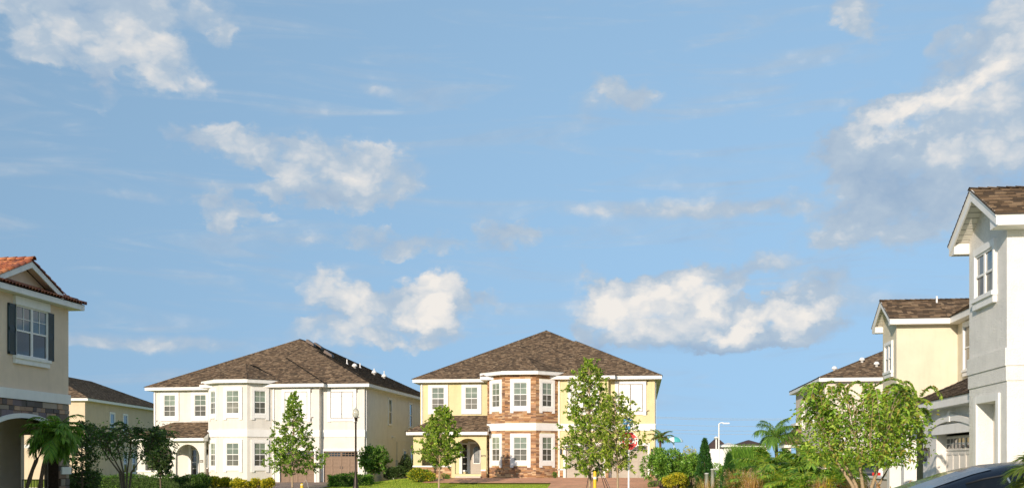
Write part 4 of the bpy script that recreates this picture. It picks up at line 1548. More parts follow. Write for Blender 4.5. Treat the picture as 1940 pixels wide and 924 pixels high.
# ------------------------------------------------------------------ gabled houses on the right
def gable_front(root, X, xe, y0, y1, ye0, ye1, zF, zR, xback, body, seed, n_boards=9, individual=True, step=.13):
    """street-facing (-X) gable: rake boards, boarded soffits, roof slopes; y in root space"""
    yc = (ye0 + ye1) / 2
    zt = zF + .25
    hw = (ye1 - ye0) / 2
    pit = (zR - zt) / hw
    g = MB()
    zw = lambda y: zR - abs(y - yc) * pit - .12
    g.prism([(X, y0, zF - .001), (X, y1, zF - .001), (X, y1, zw(y1)), (X, yc, zw(yc)), (X, y0, zw(y0))], (.2, 0, 0))
    g.build('gable_wall', MT[body], root)
    for sg, ye in ((-1, ye0), (1, ye1)):
        a, b = Vector((xe, yc, zR)), Vector((xe, ye, zt))
        rb = MB()
        rb.prism([a, b, b - Vector((0, 0, .24)), a - Vector((0, 0, .26))], (.035, 0, 0))
        rb.prism([a + Vector((-.02, 0, .02)), b + Vector((-.02, sg * .02, .02)), b + Vector((-.02, sg * .02, -.06)), a + Vector((-.02, 0, -.06))], (.02, 0, 0))
        rb.build('rake_board', MT['gutter'], root)
        # boxed eave with its tail behind the rake board
        MB().box(xe + .036, xback, min(ye, y0 if sg < 0 else y1), max(ye, y0 if sg < 0 else y1), zF, zt - .005).build('eave', MT['gutter'], root)
        # soffit boards running up the underside of the rake
        for k in range(n_boards):
            t0, t1 = (k + .12) / n_boards, (k + .95) / n_boards
            p, q = b.lerp(a, t0), b.lerp(a, t1)
            s_ = MB()
            dn = Vector((0, 0, -.13))
            s_.prism([p + dn + Vector((.03, 0, 0)), q + dn + Vector((.03, 0, 0)), q + dn + Vector((X - xe + .02, 0, 0)), p + dn + Vector((X - xe + .02, 0, 0))], (0, 0, .02))
            s_.build('soffit_board', MT['soffit'], root)
        poly = [(xe - .03, ye + sg * .03, zt), (xback, ye + sg * .03, zt), (xback, yc, zR + .01), (xe - .03, yc, zR + .01)]
        if sg < 0:
            xv = xback - hw
            poly = [poly[0], (xv, ye - .03, zt), (xback, yc, zR + .01), poly[3]]
        d = MB(); d.prism([Vector(p) for p in poly], (0, 0, -.03))
        do = d.build('roof', MT['deck'], root)
        if sg < 0 and individual:
            xc_ = xe + 1.75 if seed == 'G' else xe + 2.2
            shingle_objects(do, [poly[0], (xc_, ye - .03, zt), (xc_, yc, zR + .01), poly[3]], seed, step)
            s2 = MB(); shingle_plane(s2, [(xc_, ye - .03, zt), poly[1], poly[2], (xc_, yc, zR + .01)], seed + 'r', step); tag(s2.build('shingles', MT['shingle'], do), kind='stuff')
        else:
            s2 = MB(); shingle_plane(s2, poly if sg > 0 else poly, seed + 'f', .15); tag(s2.build('shingles', MT['shingle'], do), kind='stuff')
    ridge_caps(root, (xe - .03, yc, zR + .01), (xback, yc, zR + .01), seed)


def ivory_house():
    ox, oy = 8.0, 24.0
    root = tag(empty('ivory_house', (ox, oy, 0)), 'ivory rough stucco house with a boarded gable overhang above paired windows', 'house')
    X, y0, y1 = 7.8 - ox, 23.7 - oy, 26.3 - oy
    fr = Fr((X, y1), -math.pi / 2)          # faces -X, s runs towards the camera
    ff = Fr((X, y0))                        # faces the camera
    zF = 6.5
    mb = MB(); wall(mb, fr, 0, y1 - y0, -.1, zF, [(.64, 2.0, -.1, 2.89)], .34)
    mb.build('wall', MT['ivory'], root)
    dz = MB(); fbox(dz, fr, .64, 2.0, -.1, 2.89, -.36, -.34); dz.build('side_door', MT['door_white'], root)
    mb = MB(); wall(mb, ff, 0, 3.4, -.1, zF); mb.build('wall', MT['ivory'], root)
    mb = MB(); wall(mb, Fr((3.2, y1), math.pi), 0, 3.4, -.1, zF); mb.build('wall', MT['ivory'], root)
    MB().box(3.2, 13, -7, 3.2, -.1, zF).build('main_block', MT['ivory'], root)
    t = MB()
    fbox(t, fr, .46, .64, -.1, 3.05, 0, .045); fbox(t, fr, 2.0, 2.18, -.1, 3.05, 0, .045); fbox(t, fr, .64, 2.0, 2.89, 3.05, 0, .043)
    t.build('door_trim', MT['trim_c'], root)
    b = MB(); fbox(b, fr, -.02, y1 - y0 + .047, 3.6, 3.98, 0, .05); fbox(b, ff, .001, 3.2, 3.603, 3.977, 0, .05); b.build('band', MT['ivory'], root)
    b = MB(); fbox(b, fr, -.02, y1 - y0 + .022, 3.28, 3.597, 0, .025); fbox(b, ff, .001, 3.2, 3.283, 3.6, 0, .025); b.build('band', MT['ivory'], root)
    window(root, fr, 26.3 - 25.05, 5.36, 1.16, .9, (.10, .16, .08), double=True, grid=(1, 1, 1, 1), up='pane_blue', lo='pane_lo', sill=True)
    gable_front(root, X, 7.42 - ox, y0, y1, 23.2 - oy, 26.6 - oy, zF, 7.68, 4.2, 'ivory', 'G', 10, True, .125)
    roof_part(root, hip_planes(2.9, 13.4, -7.4, 3.6, zF + .25, .5), 'Gm', .2, ())
    MB().box(2.9, 13.4, -7.4, 3.6, zF, zF + .24).build('eave', MT['gutter'], root)
    return root


ivory_house()


def sand_house():
    ox, oy = 10.0, 36.0
    root = tag(empty('sand_house', (ox, oy, 0)), 'sand yellow house with an arched garage front beside the ivory house', 'house')
    X, y0, y1 = 10.25 - ox, 44.0 - oy, 46.4 - oy
    zF = 7.06
    fr = Fr((X, y1), -math.pi / 2)
    ff = Fr((X, y0))
    XS = 12.6 - ox
    mb = MB(); wall(mb, fr, 0, y1 - y0, -.1, zF); mb.build('wall', MT['sand'], root)
    mb = MB(); wall(mb, ff, 0, XS - X + .0, -.1, zF + .2); mb.build('wall', MT['sand'], root)
    fs = Fr((XS, y0), -math.pi / 2)
    mb = MB(); wall(mb, fs, 0, 17, -.1, zF + .1); mb.build('wall', MT['sand'], root)
    MB().box(XS + .02, 12, -9, y1 + .5, -.1, zF).build('main_block', MT['sand'], root)
    mb = MB(); wall(mb, Fr((12, y1), math.pi), 0, 12 - X, -.1, zF); mb.build('wall', MT['sand'], root)
    window(root, fr, 46.4 - 45.2, 5.35, 1.05, 1.0, (.09, .14, .07), double=True, grid=(1, 1, 1, 1), up='pane_blue', lo='pane_lo', sill=True)
    window(root, fs, 44 - 42.55, 5.2, .8, 1.6, (.12, .16, .1), grid=(1, 1, 1, 1), up='pane_lo', lo='pane_dark', sill=True)
    gable_front(root, X, 9.9 - ox, y0, y1, 43.6 - oy, 46.85 - oy, zF, 8.24, 13.85 - ox, 'sand', 'F', 9, True, .13)
    MB().box(XS - .4, XS, -9, y0 - .4, zF, zF + .245).build('eave', MT['gutter'], root)
    mp = [(XS - .43, y0 - .38, zF + .25), (XS - .43, -9, zF + .25), (XS + 5.5, -9, zF + .25 + .59 * 5.93), (XS + 5.5, y0 + 4, zF + .25 + .59 * 5.93), (XS + 1.25, y0 + 1.2, zF + .25 + .59 * 1.68)]
    d = MB(); d.poly(mp); do = d.build('roof', MT['deck'], root)
    s_ = MB(); shingle_plane(s_, mp[1::-1] + mp[:1:-1] if False else [mp[1], mp[0], mp[4], mp[3], mp[2]], 'Fm'); tag(s_.build('shingles', MT['shingle'], do), kind='stuff')
    MB().tube([(XS + .9, y0 - .2, zF + .9), (XS + .9, y0 - .2, zF + 1.55)], .045, 8).build('vent_pipe', MT['white'], root)
    MB().tube([(XS - .55, y0 + .9, zF + .75), (XS - .55, y0 + .9, zF + 1.28)], .04, 8).build('vent_pipe', MT['white'], root)
    # garage wing
    XG = 8.6 - ox
    yg0, yg1 = 27.9 - oy, 33.55 - oy
    fg = Fr((XG, yg1), -math.pi / 2)
    mb = MB()
    wall(mb, fg, 0, yg1 - yg0, -.1, 3.1, [(1.45, 5.1, -.1, 2.42)], .3)
    wall(mb, Fr((XG, yg0)), 0, XS - XG, -.1, 3.1)
    wall(mb, Fr((XS, yg1), math.pi), 0, XS - XG, -.1, 3.1)
    mb.build('garage_wall', MT['ivory'], root)
    g = garage_door(root, fg, 3.275, 3.65, 2.3, 'door_white', 6, 3, 0, .3)
    b = MB(); fbox(b, fg, 1.3, 5.25, 2.34, 2.6, .0, .1); b.build('lintel', MT['trim_c'], root)
    b = MB()
    n = 20
    for i in range(n):
        t0, t1 = i / n, (i + 1) / n
        q = []
        for t, k in ((t0, 0), (t1, 0), (t1, 1), (t0, 1)):
            q.append(fg.pt(1.0 + 4.4 * t, 2.46 + .22 * math.sin(math.pi * t) + k * (.12 + .06 * math.sin(math.pi * t)), .0))
        b.prism(q, fg.n * .14)
    fbox(b, fg, 3.13, 3.3, 2.66, 2.95, 0, .16)
    b.build('arch_trim', MT['trim_c'], root)
    MB().box(XG - .38, XS, yg0 - .3, yg1 + .42, 3.05, 3.28).build('eave', MT['gutter'], root)
    ze = 3.285
    A_, B_ = (XG - .41, yg1 + .45, ze), (XG - .41, yg0 - .33, ze)
    rr = XS - XG + .41
    pl = dict(f=[A_, B_, (XS, yg0 - .33, ze + .5 * rr), (XS, yg1 + .45 - rr, ze + .5 * rr)], l=[(XS, yg1 + .45, ze), A_, (XS, yg1 + .45 - rr, ze + .5 * rr)])
    ro = roof_part(root, pl, 'Fg', .14, None, 'garage_roof')
    ridge_caps(ro, A_, (XS, yg1 + .45 - rr, ze + .5 * rr), 'Fg')
    lantern(root, fg, .7, 1.75)
    bs = MB(); fbox(bs, fg, -.05, 1.4, -.1, .5, 0, .05); bs.build('plinth', MT['trim_c'], root)
    # entry beyond the garage: columns and low wall
    for (cx, cy) in ((8.8, 36.1), (9.0, 39.0)):
        c = MB().box(cx - ox - .2, cx - ox + .2, cy - oy - .2, cy - oy + .2, .5, 2.75).box(cx - ox - .27, cx - ox + .27, cy - oy - .27, cy - oy + .27, -.1, .5).box(cx - ox - .27, cx - ox + .27, cy - oy - .27, cy - oy + .27, 2.75, 2.9)
        c.build('column', MT['trim_c'], root)
    MB().box(8.75 - ox, XS, 35.6 - oy, 43.99 - oy, 2.9, 3.1).build('porch_slab', MT['trim_c'], root)
    pr = [(8.72 - ox, 43.98 - oy, 3.11), (8.72 - ox, 35.57 - oy, 3.11), (XS, 35.57 - oy, 4.3), (XS, 43.98 - oy, 4.3)]
    roof_part(root, dict(f=pr), 'Fp', .15, None, 'porch_roof')
    for (a, b_) in ((39.3, 43.9),):
        MB().box(8.9 - ox, 9.1 - ox, a - oy, b_ - oy, -.1, .95).build('low_wall', MT['pink'], root)
        MB().box(8.84 - ox, 9.16 - ox, a - oy, b_ - oy, .95, 1.03).build('wall_cap', MT['trim_c'], root)
    return root


sand_house()

# ------------------------------------------------------------------ vegetation kit
def norm(a):
    return a / np.maximum(np.linalg.norm(a, axis=1, keepdims=True), 1e-9)


def leaf_quads(P, D, g, lmin, lmax, asp=.5, droop=.25, noise=.35):
    """diamond leaves growing from points P along D, random roll"""
    n = len(P)
    D = norm(D + g.normal(0, 1, (n, 3)) * noise)
    S = norm(np.cross(D, norm(g.normal(0, 1, (n, 3)) + np.array([0, 0, .6]))))
    L = g.uniform(lmin, lmax, (n, 1))
    w = L * asp * .5
    tip = P + D * L
    tip[:, 2] -= (L * droop * g.uniform(.2, 1.4, (n, 1)))[:, 0]
    mid = P + D * L * .45
    return np.stack([P, mid + S * w, tip, mid - S * w], 1)


def pal_colors(n, pal, g, var=.25):
    pal = np.array(pal)
    c = pal[g.integers(0, len(pal), n)]
    k = g.uniform(1 - var, 1 + var, (n, 1))
    return np.clip(c * k, 0, 1)


OAK = [(0.172, 0.294, 0.034), (0.244, 0.37, 0.047), (0.114, 0.216, 0.03), (0.361, 0.478, 0.068)]
OAK_Y = [(0.244, 0.344, 0.034), (0.332, 0.422, 0.047), (0.158, 0.235, 0.03), (0.461, 0.516, 0.081)]
DARK = [(0.053, 0.098, 0.03), (0.075, 0.128, 0.038), (0.105, 0.164, 0.045), (0.038, 0.071, 0.026)]
MID = [(0.105, 0.212, 0.034), (0.152, 0.288, 0.04), (0.208, 0.348, 0.054), (0.069, 0.151, 0.026)]
GOLD = [(.62, .50, .03), (.52, .46, .03), (.36, .37, .03), (.66, .55, .07), (.20, .26, .03)]
LIME = [(0.169, 0.344, 0.04), (0.227, 0.407, 0.047), (0.128, 0.265, 0.034), (0.284, 0.437, 0.068)]
MYR = [(0.191, 0.343, 0.04), (0.297, 0.438, 0.05), (0.127, 0.236, 0.03), (0.403, 0.496, 0.081), (0.233, 0.378, 0.046), (0.36, 0.473, 0.06), (0.318, 0.26, 0.05)]
PALM = [(0.123, 0.245, 0.042), (0.185, 0.318, 0.049), (0.077, 0.158, 0.031), (0.262, 0.346, 0.056)]
STRAW = [(0.46, 0.264, 0.07), (0.575, 0.36, 0.1), (0.345, 0.18, 0.06), (0.632, 0.456, 0.15), (0.414, 0.24, 0.1)]


def interp(prof, z):
    for (z0, r0), (z1, r1) in zip(prof, prof[1:]):
        if z0 <= z <= z1:
            return r0 + (r1 - r0) * (z - z0) / (z1 - z0)
    return prof[-1][1] if z > prof[-1][0] else prof[0][1]


def tree(name, label, px, Y, top_py, prof, pal, seed, n_limbs=60, trunk_r=.05, leaf=(.09, .15), per_twig=11, twigs=8, lean=(0, 0), bark='bark_pale', group=None, asp=.5, cat='tree', up=(.25, .8)):
    """young street tree: leader, limbs, twigs, separate leaves. prof: (height, crown radius)"""
    g = nrs(seed)
    b = at(px, 900, Y)
    z0 = ground_z(b.x, Y)
    H = at(px, top_py, Y).z - z0
    root = tag(empty(name, (b.x, Y, z0)), label, cat, group)
    zb = prof[0][0]
    mb = MB()
    ax = lambda t: Vector((lean[0] * t * t * H + .05 * math.sin(3 * t + seed), lean[1] * t * t * H + .04 * math.sin(4 * t + 1), t * H))
    mb.tube([ax(t) - Vector((0, 0, .1 if t == 0 else 0)) for t in np.linspace(0, .97, 12)], [trunk_r * (1 - .88 * t) + .006 for t in np.linspace(0, 1, 12)], 8)
    tr = mb.build('trunk', MT[bark], root, smooth=True)
    br = MB()
    P, D = [], []
    for i in range(n_limbs):
        f = (i + .5) / n_limbs
        z = zb + (H - zb) * f ** .92
        r = interp(prof, z) * g.uniform(.72, 1.12)
        if r < .06:
            r = .06
        a = i * 2.39996 + g.uniform(-.35, .35)
        el = g.uniform(*up) + .35 * f
        p0 = ax(max(0.02, (z - r * math.tan(min(el, 1.1)) * .55) / H))
        d = Vector((math.cos(a), math.sin(a), math.tan(min(el, 1.1))))
        pts = []
        for k in range(6):
            t = k / 5
            q = p0 + Vector((d.x * r * t, d.y * r * t, d.z * r * (t - .35 * t * t) + .04 * math.sin(5 * t + i)))
            q.x += .05 * r * math.sin(7 * t + i * 1.3); q.y += .05 * r * math.cos(6 * t + i)
            pts.append(q)
        br.tube(pts, [.28 * trunk_r * (1 - .85 * k / 5) + .003 for k in range(6)], 5, cap=False)
        nt_ = max(3, int(twigs * (.5 + r)))
        for k in range(nt_):
            t = g.uniform(.22, 1.0) ** .8
            j = min(4, int(t * 5))
            base = pts[j].lerp(pts[j + 1], t * 5 - j)
            td = Vector((d.x, d.y, .25)) * .6 + Vector(g.normal(0, .75, 3)) + Vector((0, 0, .25))
            td.normalize()
            tl = g.uniform(.10, .30) * (.7 + .5 * min(r, 1.2))
            br.tube([base, base + td * tl], [.006, .003], 4, cap=False)
            m = int(per_twig * g.uniform(.6, 1.3))
            for s in range(m):
                u = g.uniform(.15, 1.05)
                P.append(base + td * tl * u)
                D.append(td + Vector(g.normal(0, .7, 3)))
    br.build('branches', MT[bark], tr, smooth=True)
    P = np.array([tuple(p) for p in P]); D = np.array([tuple(p) for p in D])
    q = leaf_quads(P, D, g, leaf[0], leaf[1], asp)
    # clumps of tone, as new and old flushes differ
    c = pal_colors(len(q), pal, g)
    ph = np.sin(P[:, 0] * 4 + seed) * np.sin(P[:, 1] * 4.3) * np.sin(P[:, 2] * 3.7 + 1)
    c = c * (1 + .28 * ph[:, None])
    tag(link('crown', quads_mesh('crown', q, c), MT['leaf'], root), kind='stuff')
    return root


def shrub(name, label, x, y, rx, ry, h, pal, seed, n=1400, leaf=(.06, .11), group=None, z0=None, boxy=0.0, gloss=False, cat='shrub', stems=5, asp=.5, base=.0, upright=.4):
    """leafy mass with an uneven outline around a few stems"""
    g = nrs(seed)
    z0 = ground_z(x, y) if z0 is None else z0
    root = tag(empty(name, (x, y, z0)), label, cat, group)
    st = MB()
    for i in range(stems):
        a = 2 * math.pi * i / stems + g.uniform(-.4, .4)
        e = Vector((math.cos(a) * rx * .55, math.sin(a) * ry * .55, base + (h - base) * g.uniform(.5, .8)))
        st.tube([(math.cos(a) * .05, math.sin(a) * .05, -.08), e * .5 + Vector((0, 0, .05)), e], [.018 + .01 * h, .014, .006], 5)
        for k in range(4):
            e2 = e * g.uniform(.5, .95) + Vector(g.normal(0, .2, 3)) * min(rx, 1)
            st.tube([e * .5, e2], [.01, .004], 4)
    st.build('stems', MT['bark'], root)
    # lobes give the outline its unevenness
    nl = max(5, int(9 * rx))
    if boxy:
        u = g.uniform(-1, 1, (n, 3))
        k = g.integers(0, 3, n)
        sgn = np.where(g.random(n) < .5, -1, 1)
        shell = g.random(n) < .75
        for d in range(3):
            mk = shell & (k == d)
            u[mk, d] = sgn[mk] * g.uniform(.82, 1.03, mk.sum())
        P = u * np.array([rx, ry, (h - base) / 2]) + np.array([0, 0, (h + base) / 2])
        P[:, 2] += (.07 * np.sin(P[:, 0] * 3.1 + seed) + .05 * np.sin(P[:, 0] * 7.3 + P[:, 1] * 4)) * (P[:, 2] / h)
        P[:, 1] += .06 * np.sin(P[:, 0] * 5.2 + P[:, 2] * 6)
        P += g.normal(0, .035, (n, 3))
        D = norm(u * np.array([1, 1, 1.2]) + np.array([0, 0, .4]))
    else:
        L_ = g.normal(0, 1, (nl, 3)); L_ = norm(L_) * g.uniform(.35, .75, (nl, 1))
        L_[:, 2] = np.abs(L_[:, 2]) * 1.0 - .15
        rad = g.uniform(.3, .5, nl)
        w = g.integers(0, nl, n)
        v = norm(g.normal(0, 1, (n, 3))) * (g.uniform(.45, 1.0, (n, 1)) ** .5)
        Q = L_[w] + v * rad[w][:, None]
        P = Q * np.array([rx, ry, (h - base) * .62]) + np.array([0, 0, base + (h - base) * .42])
        P[:, 2] = np.clip(P[:, 2], base + .02 + g.uniform(0, .1, n), h * 1.03)
        D = norm(v + np.array([0, 0, upright]))
    q = leaf_quads(P, D, g, leaf[0], leaf[1], asp)
    c = pal_colors(n, pal, g)
    tag(link('foliage', quads_mesh('foliage', q, c), MT['leaf_gloss' if gloss else 'leaf'], root), kind='stuff')
    return root


def frond_arrays(p, az, el, L, g, n=34, ll=.42, wid=.028, droop=1.0, pal=PALM, leafdrop=.5):
    """one feather frond: returns rachis points, leaflet quads, colours"""
    pts, dirs = [], []
    e = el
    q = np.array(p, float)
    steps = 14
    for k in range(steps + 1):
        d = np.array([math.cos(az) * math.cos(e), math.sin(az) * math.cos(e), math.sin(e)])
        pts.append(q.copy()); dirs.append(d)
        q = q + d * L / steps
        e -= droop * (.35 + 1.3 * k / steps) / steps
    pts = np.array(pts); dirs = np.array(dirs)
    Q, C = [], []
    side = np.array([-math.sin(az), math.cos(az), 0])
    for sg in (-1, 1):
        t = np.linspace(.14, 1.0, n) + g.uniform(-.01, .01, n)
        t = np.clip(t, 0, .999)
        j = (t * steps).astype(int)
        f = (t * steps - j)[:, None]
        b = pts[j] * (1 - f) + pts[j + 1] * f
        d = dirs[j]
        up = np.cross(np.tile(side, (n, 1)), d)
        fwd = .35 + .75 * t[:, None]
        ld = norm(sg * side * (1.0 - .25 * t[:, None]) + d * fwd + up * -.12 + g.normal(0, .09, (n, 3)))
        ln = ll * np.sin(np.pi * np.clip(.12 + .80 * t, 0, 1)) ** .6 * g.uniform(.85, 1.1, n)
        ln = ln[:, None]
        mid = b + ld * ln * .5
        tip = b + ld * ln
        tip[:, 2] -= (ln[:, 0] * leafdrop * g.uniform(.6, 1.2, n))
        mid[:, 2] -= ln[:, 0] * leafdrop * .22
        w = norm(np.cross(ld, up + g.normal(0, .25, (n, 3)))) * wid * .5
        Q.append(np.stack([b - w * .5, b + w * .5, mid + w, mid - w], 1))
        Q.append(np.stack([mid - w, mid + w, tip + w * .12, tip - w * .12], 1))
        c = pal_colors(n, pal, g, .2)
        C += [c, c]
    return pts, np.concatenate(Q), np.concatenate(C)


def palm(name, label, loc, trunk, n_fronds, L, seed, el=(-.2, 1.3), ll=.42, wid=.028, tr=.07, droop=1.2, group=None, n_leaf=34, pal=PALM, leafdrop=.5, az0=0, azr=6.283, cat='palm'):
    """trunks: list of point lists (local); each carries a crown of separate fronds"""
    g = nrs(seed)
    root = tag(empty(name, loc), label, cat, group)
    for t in trunk:
        mb = MB()
        pts = [Vector(p) for p in t]
        n = 10
        res, rad = [], []
        for k in range(n + 1):
            f = k / n * (len(pts) - 1)
            j = min(len(pts) - 2, int(f))
            res.append(pts[j].lerp(pts[j + 1], f - j)); rad.append(tr * (1.15 - .3 * k / n) * (1.12 if k % 2 else .95))
        mb.tube(res, rad, 9)
        mb.build('trunk', MT['palm_bark'], root)
        top = res[-1]
        for i in range(n_fronds):
            az = az0 + azr * (i + g.uniform(-.3, .3)) / n_fronds * (1 if azr < 6 else 2.4)
            e = el[0] + (el[1] - el[0]) * ((i * .618) % 1.0)
            rp, q, c = frond_arrays(np.zeros(3), az, e, L * g.uniform(.85, 1.1), g, n_leaf, ll, wid, droop, pal, leafdrop)
            s = MB().tube([Vector(x) for x in rp[::2]], [.014 * (1 - .8 * k / 7) + .002 for k in range(len(rp[::2]))], 5, cap=False)
            fr_ = s.build('frond', MT['stem'], root, top)
            tag(link('leaflets', quads_mesh('leaflets', q, c), MT['leaf'], fr_), kind='stuff')
    return root


MT['stem'] = mat('green_stem', (.16, .20, .05), .6, .2, 8)


def blade_quads(n, g, r, h, spread, wid, curve=1.0, hmin=.55):
    """arching grass blades: three quads each"""
    a = g.uniform(0, 2 * math.pi, n)
    b = np.stack([np.cos(a), np.sin(a), np.zeros(n)], 1) * (r * np.sqrt(g.random(n)))[:, None]
    a2 = a + g.normal(0, .5, n)
    out = np.stack([np.cos(a2), np.sin(a2), np.zeros(n)], 1)
    H = h * g.uniform(hmin, 1.0, n)[:, None]
    S = spread * g.uniform(.15, 1.0, n)[:, None]
    side = np.stack([-np.sin(a2), np.cos(a2), np.zeros(n)], 1) * wid
    Q = []
    pts = []
    for t in (0, .4, .75, 1.0):
        p = b + out * S * t ** 1.8 + np.array([0, 0, 1.0]) * H * (t - .22 * curve * t ** 3)
        pts.append(p)
    W = (1, .9, .55, .08)
    for k in range(3):
        Q.append(np.stack([pts[k] - side * W[k], pts[k] + side * W[k], pts[k + 1] + side * W[k + 1], pts[k + 1] - side * W[k + 1]], 1))
    return np.concatenate(Q), pts[3]


def grass_clump(name, label, x, y, r, h, spread, pal, seed, n=700, wid=.006, plume=True, group=None, z0=None, cat='grass'):
    g = nrs(seed)
    z0 = ground_z(x, y) if z0 is None else z0
    root = tag(empty(name, (x, y, z0)), label, cat, group)
    q, tips = blade_quads(n, g, r, h, spread, wid)
    c = np.tile(pal_colors(n, pal, g, .3), (3, 1))
    tag(link('blades', quads_mesh('blades', q, c), MT['blade'], root), kind='stuff')
    if plume:
        k = n // 6
        idx = g.choice(n, k, replace=False)
        P = np.repeat(tips[idx], 12, 0) + g.normal(0, .02, (k * 12, 3)) - np.array([0, 0, 1]) * g.uniform(0, .2, (k * 12, 1))
        lq = leaf_quads(P, g.normal(0, .5, (k * 12, 3)) + np.array([0, 0, 1.]), g, .03, .07, .25)
        tag(link('plumes', quads_mesh('plumes', lq, pal_colors(len(lq), [(.45, .30, .2), (.55, .40, .28), (.36, .22, .16)], g)), MT['blade'], root), kind='stuff')
    return root


# ------------------------------------------------------------------ street trees
tree('young_tree', 'young conical tree with a pale trunk in front of the brown garage doors', 555, 58, 745,
     [(1.0, .8), (1.35, 1.65), (2.1, 1.85), (2.7, 1.25), (3.5, .95), (4.4, .5), (5.3, .1)], OAK, 11, 82, .055, (.10, .17), 17, 6, up=(.12, .6))
tree('young_tree', 'dense round young tree before the entry arch of the yellow house', 832, 60, 772,
     [(1.35, .6), (1.7, 1.25), (2.6, 1.35), (3.3, 1.05), (3.9, .7), (4.5, .35)], OAK_Y + OAK, 12, 70, .055, (.10, .16), 22, 7, lean=(.03, 0))
tree('young_tree', 'tallest young tree, held by guy straps, before the yellow house garage', 1116, 44, 683,
     [(1.05, .5), (1.4, 1.25), (2.4, 1.4), (3.4, 1.2), (4.4, .95), (5.2, .5), (5.8, .12)], OAK_Y + OAK, 13, 100, .055, (.08, .15), 19, 6)
tree('young_tree', 'shorter young tree with leaves hanging over the stop sign', 1168, 42.8, 748,
     [(1.3, .5), (1.7, 1.05), (2.5, 1.25), (3.2, .95), (3.9, .65), (4.4, .15)], OAK_Y, 14, 66, .045, (.08, .14), 17, 5)


def crape(name, label, px, Y, top_py, width, pal, seed, n_shoot, nl, leaf, spread_z=.8, base_z=1.6, flowers=0, fill=1500, fill_z=None, bark='bark_pale', arch=1.2):
    """multi-stemmed crape myrtle with long arching shoots carrying paired leaves"""
    g = nrs(seed)
    b = at(px, 900, Y)
    H = at(px, top_py, Y).z
    root = tag(empty(name, (b.x, Y, 0)), label, 'tree')
    st = MB()
    heads = []
    for i in range(6):
        a = 2 * math.pi * i / 6 + g.uniform(-.3, .3)
        p0 = Vector((math.cos(a) * .12, math.sin(a) * .12, -.1))
        p1 = Vector((math.cos(a) * .3, math.sin(a) * .25, base_z * .55))
        p2 = Vector((math.cos(a) * width * .22, math.sin(a) * width * .2, base_z))
        p3 = Vector((math.cos(a) * width * .33, math.sin(a) * width * .3, base_z + (H - base_z) * .45))
        st.tube([p0, p1, p2, p3], [.055, .045, .034, .016], 8)
        heads += [p2, p3, (p2 + p3) / 2]
        for k in range(3):
            q = p2.lerp(p3, g.random()) + Vector(g.normal(0, .3, 3)) * .6
            st.tube([p2, q], [.018, .008], 5); heads.append(q)
    tr = st.build('trunk', MT[bark], root, smooth=True)
    br = MB()
    P, D, tips = [], [], []
    for i in range(n_shoot):
        h0 = heads[g.integers(len(heads))]
        a = math.atan2(h0.y, h0.x) + g.normal(0, .9)
        reach = width * .5 * g.uniform(.55, 1.12)
        rise = (H - h0.z) * g.uniform(.35, 1.0)
        e = Vector((math.cos(a) * reach, math.sin(a) * reach, 0))
        pts = []
        m = 16
        for k in range(m + 1):
            t = k / m
            pts.append(Vector((h0.x * (1 - t) + e.x * t, h0.y * (1 - t) + e.y * t, h0.z + rise * (arch * 2.2 * t - arch * 1.75 * t * t) * spread_z)))
        br.tube(pts, [.011 * (1 - .8 * k / m) + .002 for k in range(m + 1)], 5, cap=False)
        tips.append(pts[-1])
        for k in range(3, m):
            for s in range(nl):
                f = g.random()
                q = pts[k].lerp(pts[k + 1], f)
                d = (pts[k + 1] - pts[k]).normalized()
                sd = d.cross(Vector((0, 0, 1)))
                if sd.length < .1:
                    sd = Vector((1, 0, 0))
                sd.normalize()
                P.append(q); D.append(sd * (1 if s % 2 else -1) + d * .5 + Vector((0, 0, -.1)))
    br.build('branches', MT[bark], tr, smooth=True)
    nf = fill
    core = np.array([tuple(x) for x in heads])
    cl = core[g.integers(0, len(core), nf)] + np.clip(g.normal(0, .09 * width, (nf, 3)), -.16 * width, .16 * width)
    cl[:, 2] = np.maximum(cl[:, 2] - .12, base_z - .3 + g.uniform(0, .35, nf))
    rows = np.array([tuple(p) for p in P]); rd = np.array([tuple(p) for p in D])
    q = np.concatenate([leaf_quads(rows, rd, g, leaf[0], leaf[1] * 1.1, .42, .15, .2), leaf_quads(cl, g.normal(0, 1, (nf, 3)), g, leaf[0], leaf[1], .48)])
    c = pal_colors(len(q), pal, g)
    tag(link('crown', quads_mesh('crown', q, c), MT['leaf'], root), kind='stuff')
    if flowers:
        T = np.array([tuple(t) for t in tips])[:flowers]
        FP = np.repeat(T, 60, 0) + g.normal(0, .06, (len(T) * 60, 3))
        fq = leaf_quads(FP, g.normal(0, 1, (len(FP), 3)), g, .03, .06, .8)
        tag(link('blossom', quads_mesh('blossom', fq, pal_colors(len(fq), [(.26, .10, .30), (.34, .16, .36)], g)), MT['leaf'], root), kind='stuff')
    return root


